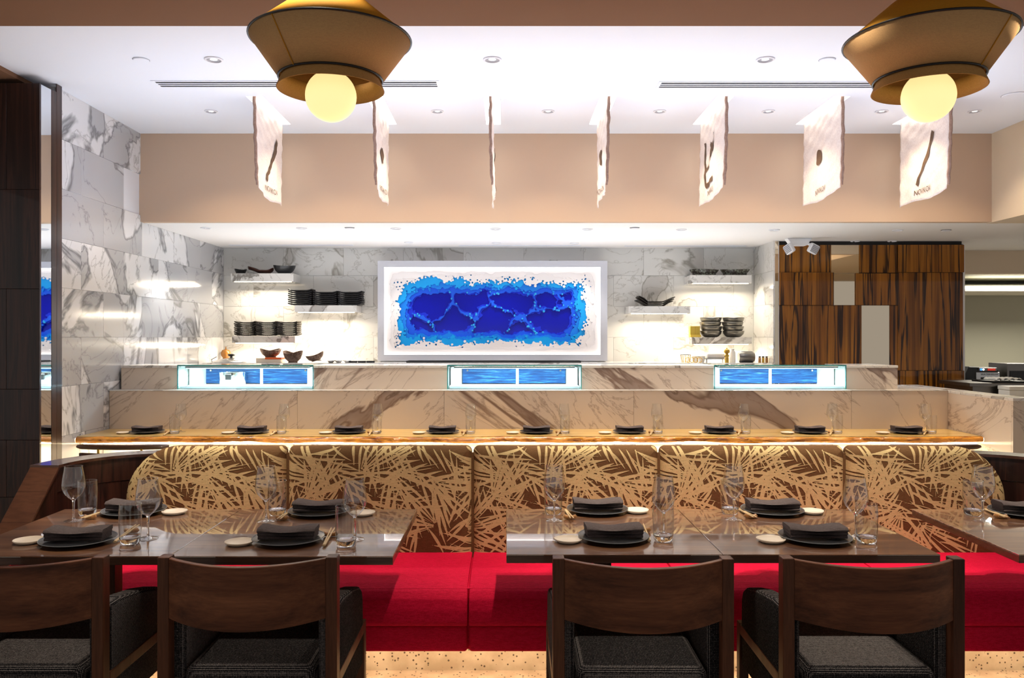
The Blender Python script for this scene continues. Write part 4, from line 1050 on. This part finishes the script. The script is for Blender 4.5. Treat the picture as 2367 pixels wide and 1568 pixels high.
def leaf_print(x0, x1, z1, rl, rr_, shift):
    nx = int((x1 - x0) / LG) + 1; xs_ = x0 + np.arange(nx) * LG; zs_ = QZ0 + np.arange(LNZ) * LG
    cols = (np.arange(nx) + shift) % LNX; Fv = LF[:, cols].copy()
    SD = np.array([[sdf(x, z, x0, x1, QZ0, z1, rl, rr_) for x in xs_] for z in zs_])
    Fv = np.minimum(Fv, SD - .002); S = Fv > 0; flat = SD > ER + .004
    V = []; Fc = []; key = {}
    def vid(x, z):
        k = (round(x, 5), round(z, 5))
        if k not in key: key[k] = len(V); V.append((x, QF + edge_d(sdf(x, z, x0, x1, QZ0, z1, rl, rr_)) - .0012, z))
        return key[k]
    full = S[:-1, :-1] & S[:-1, 1:] & S[1:, 1:] & S[1:, :-1]; anyc = S[:-1, :-1] | S[:-1, 1:] | S[1:, 1:] | S[1:, :-1]
    fl = flat[:-1, :-1] & flat[:-1, 1:] & flat[1:, 1:] & flat[1:, :-1]
    for j in range(LNZ - 1):
        i = 0
        while i < nx - 1:
            if not anyc[j, i]: i += 1; continue
            if full[j, i]:
                k = i + 1
                if fl[j, i]:
                    while k < nx - 1 and full[j, k] and fl[j, k]: k += 1
                Fc.append((vid(xs_[i], zs_[j]), vid(xs_[k], zs_[j]), vid(xs_[k], zs_[j + 1]), vid(xs_[i], zs_[j + 1]))); i = k; continue
            cor = ((i, j), (i + 1, j), (i + 1, j + 1), (i, j + 1)); ids = []
            for q in range(4):
                (ia, ja), (ib, jb) = cor[q], cor[(q + 1) % 4]; fa, fb = Fv[ja, ia], Fv[jb, ib]
                if fa > 0: ids.append(vid(xs_[ia], zs_[ja]))
                if (fa > 0) != (fb > 0):
                    t_ = fa / (fa - fb); ids.append(vid(xs_[ia] + (xs_[ib] - xs_[ia]) * t_, zs_[ja] + (zs_[jb] - zs_[ja]) * t_))
            ids = list(dict.fromkeys(ids))
            if len(ids) >= 3: Fc.append(tuple(ids))
            i += 1
    me = bpy.data.meshes.new('leaf_print'); me.from_pydata(V, [], Fc); me.update(); me.materials.append(M['leaf'])
    o = bpy.data.objects.new('leaf_print', me); COL.objects.link(o); return o
for i, (a, b) in enumerate(zip(PXS, PXS[1:])):
    rl, rr_ = (.27 if i == 0 else .03), (.27 if i == 4 else .03)
    a_, b_ = a + .003, b - .003; bm = B(); rings = []
    for s in (0, .003, .008, .016, .026, .037, ER):
        pts = rrect(a_ + s, b_ - s, QZ0, QT - s, ((.001, .001), (.001, .001), (max(rr_ - s, .002),) * 2, (max(rl - s, .002),) * 2), 10)
        rings.append([bm.verts.new((x, QF + edge_d(s), z)) for x, z in pts])
    back = [bm.verts.new((v.co.x, QF + .0535, v.co.z)) for v in rings[0]]
    for A, C in zip([back] + rings, rings):
        for k in range(len(A)):
            try: bm.faces.new((A[k], A[(k + 1) % len(A)], C[(k + 1) % len(A)], C[k]))
            except ValueError: pass
    bm.faces.new(rings[-1]); bm.faces.new(back[::-1])
    po = obj('backrest_panel', bm, M['back_fabric'], bq, True)
    lp = leaf_print(a_, b_, QT, rl, rr_, 45 if i == 0 else 0); setparent(lp, po); tag(lp, 'tan palm leaf print', kind='stuff')
def soft_box(x0, x1, y0, y1, z0, z1, r, seg=4, puff=0.0):
    bm = bx(x0, x1, y0, y1, z0, z1, bev=r, seg=seg); return bm
SEATX = [-1.93, -1.066, -.157, .752, 1.662, 2.52]
for a, b in zip(SEATX, SEATX[1:]):
    prof = [(4.02, .30), (4.02, .452), (3.80, .456), (3.62, .452), (3.54, .444), (3.49, .425), (3.462, .395), (3.452, .35), (3.452, .30), (3.458, .284), (3.475, .278), (3.6, .278)]
    bm = prism(prof, 'x', a + .003, b - .003, bev=.007, seg=2); obj('seat_cushion', bm, M['red'], bq, True)
    obj('base_cushion', bx(a + .004, b - .004, 3.470, 4.0, .170, .276, bev=.012, seg=3), M['red'], bq, True)
obj('back_board', bx(-1.57, 2.16, QF + .03, QF + .0533, .1705, QT - .035), M['back_fabric'], bq)
obj('seat_core', bx(-1.9, 2.49, 3.50, 3.99, .172, .43), M['red'], bq)
obj('plinth', bx(-1.95, 2.52, 3.70, 4.15, 0, .169), M['terrazzo'], bq)
obj('led_strip', bx(-1.9, 2.5, 3.60, 3.612, .162, .1695), M['led_warm'], bq)
light('under_bench_glow', 'AREA', (.3, 3.56, .16), 5, (1, .82, .52), (0, 0, 0), (4.3, .06), parent=bq)

# curved veneer screens at both ends of the banquette
CZ = .908
def screen(side, label):
    mx = (lambda x: x) if side < 0 else (lambda x: .59 - x)
    path = [(-2.13, 3.80)]
    for k in range(0, 13):
        a = PI - k / 12 * PI / 2; path.append((-1.70 + .43 * math.cos(a), 3.83 + .43 * math.sin(a)))
    path.append((-1.2, 4.26))
    t = thing('curved_screen', label, 'screen', (mx(-2.0), 4.0, 0), 'curved booth screens')
    def sweep(w0, w1, z0, z1):
        bm = B(); rows = []
        for i, (x, y) in enumerate(path):
            p0, p1 = path[max(0, i - 1)], path[min(len(path) - 1, i + 1)]; dx, dy = p1[0] - p0[0], p1[1] - p0[1]; L = math.hypot(dx, dy)
            nx, ny = dy / L, -dx / L            # towards the seats
            rows.append([bm.verts.new((mx(x + nx * w), y + ny * w, z)) for w, z in ((w0, z0), (w1, z0), (w1, z1), (w0, z1))])
        for A, C in zip(rows, rows[1:]):
            for q in range(4): bm.faces.new((A[q], A[(q + 1) % 4], C[(q + 1) % 4], C[q]))
        bm.faces.new(rows[0]); bm.faces.new(rows[-1][::-1]); return bm
    obj('body', sweep(-.055, .055, 0, CZ - .13), M['rose'], t, True)
    obj('upper_band', sweep(-.058, .058, CZ - .127, CZ - .014), M['rose'], t, True)
    obj('cap', sweep(-.068, .066, CZ - .014, CZ), M['rose_cap'], t, True)
    return t, mx
sl, mxl = screen(-1, 'dark glossy curved veneer screen at left end of banquette')
sr, mxr = screen(1, 'dark glossy curved veneer screen at right end of banquette')
for t, mx in ((sl, mxl), (sr, mxr)):
    x0, x1 = sorted((mx(-2.197), mx(-2.065)))
    obj('sloped_wing', prism([(3.80, 0), (3.80, CZ - .014), (3.40, .53), (3.10, .25), (3.10, 0)], 'x', x0 + .006, x1 - .006), M['rose'], t)
    for k, (ya, za, yb, zb) in enumerate(((3.81, CZ, 3.70, .806), (3.699, .805, 3.58, .695), (3.579, .694, 3.45, .574), (3.449, .573, 3.10, .266))):
        obj('wing_cap_board', prism([(ya, za), (yb, zb), (yb, zb - .016), (ya, za - .016)], 'x', x0, x1, bev=.001, seg=1), M['rose_cap'], t)

# bar chairs peeping over the screens
def bar_chair(cx_, label):
    yb = 5.35; t = thing('bar_chair', label, 'chair', (cx_, yb, 0), 'low bar chairs')
    pts = [(cx_ + .30 * u, yb + .05 * u * u - .02, .785) for u in [k / 10 - 1 for k in range(21)]]
    obj('top_rail', tube(pts, [.012] + [.020] * 19 + [.012], 10, ell=(1, .85)), M['panel_brown'], t, True)
    pts = [(cx_ + .27 * u, yb + .05 * u * u - .02, .70) for u in [k / 10 - 1 for k in range(21)]]
    bm = B(); prev = None
    for (x, y, z) in pts:
        cur = (bm.verts.new((x, y, .60)), bm.verts.new((x, y, .745)))
        if prev: bm.faces.new((prev[0], prev[1], cur[1], cur[0]))
        prev = cur
    o = obj('back_panel', bm, M['panel_brown'], t, True); o.modifiers.new('s', 'SOLIDIFY').thickness = .025
    for u in (-.14, .14): obj('rail_pin', tube([(cx_ + u, yb - .018, .72), (cx_ + u, yb - .018, .775)], .008, 8), M['gold'], t, True)
    obj('seat', bx(cx_ - .24, cx_ + .24, yb, yb + .45, .40, .46, bev=.02, seg=3), M['panel_brown'], t, True)
    for s in (-1, 1):
        for v in (.03, .40): obj('leg', bx(cx_ + s * .21 - .016, cx_ + s * .21 + .016, yb + v - .016, yb + v + .016, 0, .40, bev=.003), M['panel_brown'], t)
        obj('back_post', bx(cx_ + s * .21 - .012, cx_ + s * .21 + .012, yb - .005, yb + .02, .40, .61, bev=.003), M['panel_brown'], t)
bar_chair(xat(280, 5.35), 'brown wooden bar chair seen past the left curved screen')
bar_chair(xat(2165, 5.35), 'brown wooden bar chair behind the right end of banquette')

# ------------------------------------------------------------------ dining tables
TZ = .75
def table(x0, x1, y0, y1, label):
    t = thing('dining_table', label, 'table', ((x0 + x1) / 2, (y0 + y1) / 2, 0), 'dining tables')
    cx_, cy_ = (x0 + x1) / 2, (y0 + y1) / 2
    obj('top', bx(x0 - cx_ + .0008, x1 - cx_ - .0008, y0 - cy_ + .0005, y1 - cy_, -.005, 0, bev=.0012, seg=1), M['table'], t, loc=(cx_, cy_, TZ))
    obj('edge_band', bx(x0 - cx_ + .001, x1 - cx_ - .001, y0 - cy_ + .001, y1 - cy_ - .001, -.03, -.0052, bev=.001, seg=1), M['table_edge'], t, loc=(cx_, cy_, TZ))
    obj('apron', bx(x0 + .15, x1 - .15, y0 + .18, y1 - .15, TZ - .055, TZ - .0305), M['table_edge'], t)
    obj('column', bx(cx_ - .033, cx_ + .033, cy_ - .033, cy_ + .033, .025, TZ - .0555, bev=.003), M['walnut_v'], t)
    obj('foot_plate', bx(cx_ - .2, cx_ + .2, cy_ - .2, cy_ + .2, .0, .024, bev=.004), M['black'], t)
table(-1.922, -1.152, 2.812, 3.585, 'glossy walnut table top at far left, cut by the picture edge')
table(-1.151, -.384, 2.812, 3.585, 'glossy walnut table top joined right of the leftmost table')
table(.003, .751, 2.835, 3.585, 'glossy walnut table top at middle, left half of right pair')
table(.752, 1.502, 2.835, 3.585, 'glossy walnut table top, right half of right pair')
table(1.772, 2.52, 2.835, 3.585, 'glossy walnut table top at the right picture edge')

# ------------------------------------------------------------------ place settings
def mk_wine():
    t = thing('wine_glass', 'x', 'wine glass', (0, 0, 0), 'wine glasses')
    obj('bowl', lathe([(.008, .0865), (.022, .098), (.037, .117), (.0440, .137), (.0445, .15), (.0415, .178), (.0365, .206), (.0345, .2235)], 40), M['thin'], t, True)
    obj('rim', lathe([(.0340, .223), (.0350, .223), (.0350, .2242), (.0340, .2242)], 40, closed=True), M['glass'], t, True)
    obj('stem', lathe([(0, .0925), (.005, .091), (.008, .0863), (.0045, .079), (.0036, .05), (.0042, .016), (.0062, .010), (0, .009)], 32), M['glass'], t, True)
    obj('foot', lathe([(.0055, .0105), (.012, .0068), (.022, .0042), (.0362, .0022), (.0368, .0012), (.0362, .0004)], 40), M['thin'], t, True)
    return t
def mk_tumbler():
    t = thing('tumbler', 'x', 'tumbler', (0, 0, 0), 'water tumblers')
    obj('wall', lathe([(.0368, .0215), (.0385, .06), (.0392, .10), (.0375, .1435)], 40), M['thin'], t, True)
    obj('rim', lathe([(.0368, .143), (.0380, .143), (.0380, .1444), (.0368, .1444)], 40, closed=True), M['glass'], t, True)
    obj('base', lathe([(0, .0008), (.024, .0004), (.031, .002), (.0348, .010), (.0364, .021), (.034, .0235), (.026, .0205), (0, .0195)], 40), M['glass'], t, True)
    return t
def mk_plate():
    t = thing('dinner_plate', 'x', 'plate', (0, 0, 0), 'dark plates')
    obj('body', lathe([(0, .0), (.075, .0), (.085, .004), (.118, .011), (.130, .015), (.1305, .0165), (.117, .0135), (.085, .0075), (0, .0065)], 48), M['plate'], t, True)
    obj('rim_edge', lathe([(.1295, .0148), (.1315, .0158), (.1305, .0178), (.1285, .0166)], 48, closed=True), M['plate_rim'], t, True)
    return t
def mk_napkin():
    t = thing('folded_napkin', 'x', 'napkin', (0, 0, 0), 'folded napkins')
    # flat roll: three folded layers whose closed fold faces the viewer
    def layer(y0, y1, z0, z1, L, ph):
        bm = B(); rows = []; n = 18
        for k in range(n + 1):
            u = k / n; x = (u - .5) * L
            sag = -.006 * math.sin(PI * u) ** 2 + .0025 * math.sin(7 * u + ph); kk = z1 + sag
            sec = [(y1, z0), (y1, kk - .003), (y1 - .006, kk), (y0 + .012, kk), (y0 + .003, kk - .004), (y0, (z0 + kk) / 2), (y0 + .003, z0 + .002), (y0 + .01, z0)]
            rows.append([bm.verts.new((x, y + .003 * math.sin(4 * u + ph), z)) for y, z in sec])
        for A, C in zip(rows, rows[1:]):
            for q in range(len(A)): bm.faces.new((A[q], A[(q + 1) % len(A)], C[(q + 1) % len(A)], C[q]))
        bm.faces.new(rows[0]); bm.faces.new(rows[-1][::-1]); return bm
    obj('lower_fold', layer(-.048, .048, 0, .014, .202, .3), M['napkin'], t, True)
    obj('middle_fold', layer(-.046, .046, .0125, .026, .206, 1.1), M['napkin'], t, True)
    obj('upper_fold', layer(-.049, .047, .0245, .039, .209, 1.9), M['napkin'], t, True)
    return t
def mk_dish():
    t = thing('sauce_dish', 'x', 'dish', (0, 0, 0), 'cream sauce dishes')
    w = lambda r, z, a: (r * (1 + .018 * math.sin(3 * a + 1) + .01 * math.sin(5 * a)), z * (1 + .06 * math.sin(2 * a)))
    obj('body', lathe([(0, 0), (.034, 0), (.046, .005), (.0525, .012), (.0520, .0135), (.046, .009), (.034, .0055), (0, .0045)], 32, wob=w), M['cream'], t, True)
    obj('foot', lathe([(.034, .0), (.035, .002), (.03, .002), (.03, .0)], 24), M['cream'], t)
    return t
def mk_rest():
    t = thing('chopstick_rest', 'x', 'chopstick rest', (0, 0, 0), 'wooden chopstick rests')
    bm = tube([(-.027, 0, .009), (-.022, 0, .011), (-.010, 0, .0085), (0, 0, .007), (.010, 0, .0085), (.022, 0, .011), (.027, 0, .009)], [.004, .0095, .008, .0066, .008, .0095, .004], 12)
    obj('body', bm, M['restwood'], t, True)
    obj('groove', bx(-.006, .006, -.0075, .0075, .0125, .0142, bev=.0005), M['restwood'], t); return t
def mk_stick():
    t = thing('chopstick', 'x', 'chopstick', (0, 0, 0), 'bamboo chopsticks')
    obj('shaft', tube([(0, -.06, .0175), (0, .10, .0085), (0, .155, .005)], [.0026, .0036, .0040], 8), M['stick'], t, True)
    obj('tip', tube([(0, -.072, .018), (0, -.06, .0174)], [.0018, .0026], 8), M['stick_tip'], t, True); return t
PROTO = {'wine': mk_wine(), 'tumbler': mk_tumbler(), 'plate': mk_plate(), 'napkin': mk_napkin(), 'dish': mk_dish(), 'rest': mk_rest(), 'stick': mk_stick()}
used = set()
def put(kind, loc, label, rz=0.0):
    root = PROTO[kind]
    if kind in used: return dup(root, loc, label, rz)
    used.add(kind); pend.append((root, loc, rz, label)); return root
pend = []
def setting(where, wine, tum, plate, dish, rest, tip, rz=0.0, z=TZ):
    if wine: put('wine', on(*wine, z), 'clear wine glass, ' + where)
    if tum: put('tumbler', on(*tum, z), 'clear heavy-based tumbler, ' + where)
    if plate:
        p = on(*plate, z); put('plate', p, 'round charcoal plate, ' + where)
        put('napkin', p + Vector((.0, 0, .0142)), 'folded charcoal napkin on plate, ' + where, rz)
    if dish: put('dish', on(*dish, z), 'small cream sauce dish, ' + where)
    if rest:
        a, b = on(*rest, z), on(*tip, z); d = (b - a); ang = math.atan2(-d.x, d.y)    # sticks lie from rest towards tip
        put('rest', a, 'little wooden chopstick rest, ' + where, ang)
        side = Vector((math.cos(ang), math.sin(ang), 0))
        for s in (-1, 1): put('stick', a + side * (.0052 * s) + Vector((0, 0, .0008)), ('left' if s < 0 else 'right') + ' one of two pale chopsticks, ' + where, ang + .02 * s)
setting('far side of leftmost table', (170, 1205), (202, 1190), (310, 1186), (403, 1188), (208, 1201), (241, 1187), R(3))
setting('near side of leftmost table', (342, 1246), (301, 1257), (181, 1254), (66, 1255), (304, 1233), (240, 1272), R(4))
setting('far side of table left of centre', (615, 1206), (641, 1190), (738, 1187), (838, 1191), (652, 1203), (674, 1182), R(-2))
setting('near side of table left of centre', (820, 1248), (800, 1262), (667, 1251), (553, 1259), (764, 1241), (742, 1276), R(2))
setting('far side of table right of centre', (1281, 1204), (1279, 1188), (1381, 1183), (1471, 1185), (1318, 1201), (1306, 1180), R(0))
setting('near side of table right of centre', (1534, 1237), (1533, 1251), (1418, 1247), (1313, 1253), (1488, 1231), (1509, 1268), R(2))
setting('far side of fourth table', (1696, 1202), (1687, 1187), (1785, 1185), (1875, 1187), (1735, 1199), (1708, 1180), R(-2))
setting('near side of fourth table', (1978, 1242), (2003, 1255), (1884, 1248), (1782, 1253), (1949, 1231), (1990, 1268), R(-2))
setting('on rightmost table', (2272, 1204), (2249, 1191), (2364, 1189), None, (2313, 1199), (2284, 1184), R(-3))
PB = [340, 583, 807, 1023, 1240, 1455, 1662, 1872, 2095]
GW = [418, 657, 873, 1088, 1304, 1518, 1719, 1924, 2139]; GT = [404, 651, 871, 1088, 1306, 1521, 1724, 1936, 2153]
DI = [285, 527, 752, 968, 1185, 1398, 1607, 1820, 2040]
for i in range(9):
    setting('%s bar place from left' % ordn(i), (GW[i], 999), (GT[i], 1003), (PB[i], 1001), (DI[i], 1003), (GT[i] - 14, 1002.5), (GT[i] - 26 + (8 if i > 1 else 0), 1008), R([2, 1, 0, 1, -1, 0, -2, -1, -2][i]), SLZ)
for root, loc, rz, label in pend: root.location = loc; root.rotation_euler = (0, 0, rz); root['label'] = label

# ------------------------------------------------------------------ dining chairs
def mk_chair():
    W2 = .2775; t = thing('dining_chair', 'x', 'chair', (0, 0, 0), 'walnut dining chairs')
    for s in (-1, 1):
        obj('back_post', prism([(s * W2, 0), (s * (W2 - .036), 0), (s * (W2 - .036), .82), (s * W2, .82)], 'y', -.025, .022, bev=.003), M['walnut_v'], t)
        obj('front_leg', bx(*sorted((s * W2, s * (W2 - .034))), .47, .51, 0, .449, bev=.003), M['walnut_v'], t)
        obj('side_rail', bx(*sorted((s * W2, s * (W2 - .034))), .022, .47, .412, .449, bev=.002), M['walnut_v'], t)
        xa, xb = sorted((s * (W2 - .002), s * (W2 - .070)))
        prof = [(.024, .30), (.024, .662), (.10, .660), (.28, .632), (.40, .603), (.44, .580), (.458, .545), (.462, .48), (.455, .30)]
        obj('arm_pad', prism(prof, 'x', xa, xb, bev=.014, seg=3), M['tweed'], t, True)
    obj('front_stretcher', bx(-W2 + .034, W2 - .034, .48, .50, .30, .335, bev=.002), M['walnut'], t)
    bm = B(); rows = []; n = 28
    for k in range(n + 1):
        u = k / n * 2 - 1; x = u * (W2 - .036); y0 = -.012 - .088 * (1 - u * u)
        zt, zb = .816 - .004 * (1 - u * u), .632 - .012 * (1 - u * u)
        rows.append([bm.verts.new((x, y0 - .011, zb)), bm.verts.new((x, y0 - .011, zt - .002)), bm.verts.new((x, y0 - .009, zt)), bm.verts.new((x, y0 + .009, zt)), bm.verts.new((x, y0 + .011, zt - .002)), bm.verts.new((x, y0 + .011, zb))])
    for A, C in zip(rows, rows[1:]):
        for q in range(6): bm.faces.new((A[q], A[(q + 1) % 6], C[(q + 1) % 6], C[q]))
    bm.faces.new(rows[0]); bm.faces.new(rows[-1][::-1]); obj('back_slat', bm, M['walnut'], t, True)
    bm = bx(-W2 + .072, W2 - .072, -.005, .47, .34, .468, bev=.03, seg=4)
    for v in bm.verts:
        if v.co.z > .44: v.co.z += .012 * (1 - (v.co.x / W2) ** 2)
    obj('seat_cushion', bm, M['tweed'], t, True)
    return t
ch = mk_chair()
spots = [(-1.519, 2.56, 0, 'walnut armchair at far left, cut by the picture edge'), (-.797, 2.56, 0, 'walnut armchair at second table, left of red gap'),
         (.424, 2.545, R(-.6), 'walnut armchair at table right of centre, right of red gap'), (1.131, 2.545, R(-.8), 'walnut armchair at the far right, by fourth table')]
for i, (x, y, rz, lab) in enumerate(spots):
    if i: dup(ch, (x, y, 0), lab, rz)
for i, (x, y, rz, lab) in enumerate(spots[:1]): ch.location = (x, y, 0); ch.rotation_euler = (0, 0, rz); ch['label'] = lab

# ------------------------------------------------------------------ pendant lamps
def pendant(px, label, seam):
    Y = 3.2; x = xat(px, Y); u = Y / F
    z1, z2, z3 = zat(92, Y), zat(184, Y), zat(208, Y); r1, r2, r3 = 184 * u, 118 * u, 122.5 * u
    t = thing('pendant_lamp', label, 'lamp', (x, Y, z3), 'pendant lamps')
    def shell(prof, m, name): o = obj(name, lathe(prof, 64, x, Y, 0), m, t, True); o.modifiers.new('s', 'SOLIDIFY').thickness = .004; return o
    shell([(r1, z1), (r1 - .17, z1 + .142), (r1 - .19, z1 + .152), (.06, z1 + .158)], M['shade_top'], 'upper_shade')
    lower = shell([(r2, z2), (r1, z1)], M['shade'], 'lower_shade')
    shell([(r3, z3), (r2 - .012, z2 + .004), (r2 - .014, z2 + .03)], M['collar'], 'collar')
    for r, z, nm in ((r1, z1, 'upper_trim'), (r2, z2, 'lower_trim')):
        obj(nm, lathe([(r + .0045 * math.cos(a), z + .0045 * math.sin(a)) for a in [2 * PI * k / 8 for k in range(8)]], 64, x, Y, 0, closed=True), M['black'], t, True)
    for da in (0, .02):
        ang = R(seam) + da
        ca, sa = math.cos(ang), math.sin(ang)
        if da == 0: obj('seam', tube([(x + (r2 + .003) * ca, Y + (r2 + .003) * sa, z2), (x + (r1 + .002) * ca, Y + (r1 + .002) * sa, z1)], .0022, 5), M['shade_top'], lower)
    gz = zat(223, Y)
    obj('globe', lathe([(0.0985 * math.sin(PI * k / 24), gz - .0985 * math.cos(PI * k / 24)) for k in range(25)], 40, x, Y, 0), M['globe'], t, True)
    obj('socket', lathe([(.035, gz + .09), (.035, gz + .16), (0, gz + .161)], 20, x, Y, 0), M['gold'], t, True)
    obj('stem', tube([(x, Y, gz + .15), (x, Y, CW - .062)], .012, 10), M['black'], t, True)
    obj('canopy', lathe([(0, CW - .085), (.06, CW - .085), (.065, CW - .062)], 24, x, Y, 0), M['black'], t, True)
    return t
pendant(765, 'tan fabric pendant lamp with glowing globe, left of the two', 240)
pendant(2146, 'tan fabric pendant lamp with glowing globe, right of the two', 302)

# unseen spots added above the frame to brighten the dining tables
k = 0
for yy, pw, tilt in ((3.0, 110, 4), (3.3, 165, 22)):
    for xx in (-1.55, -.75, .37, 1.12, 2.1):
        t = thing('added_ceiling_spot', '%s added unseen spot above the %s of the tables' % (ordn(k % 5), 'near side' if yy < 3.2 else 'far side'), 'downlight', (xx, yy, CW - .06), 'added spots over the tables'); k += 1
        obj('trim_ring', lathe([(.05, 0), (.05, -.006), (.038, -.008), (.036, -.001)], 24, xx, yy, CW - .06), M['trimwhite'], t, True)
        obj('lens', lathe([(.036, -.002), (0, -.002)], 24, xx, yy, CW - .06), M['lens'], t)
        light('spot_beam', 'SPOT', (xx, yy, CW - .08), pw, (1, .88, .72), (R(tilt), 0, 0), spot=56, blend=.7, parent=t)
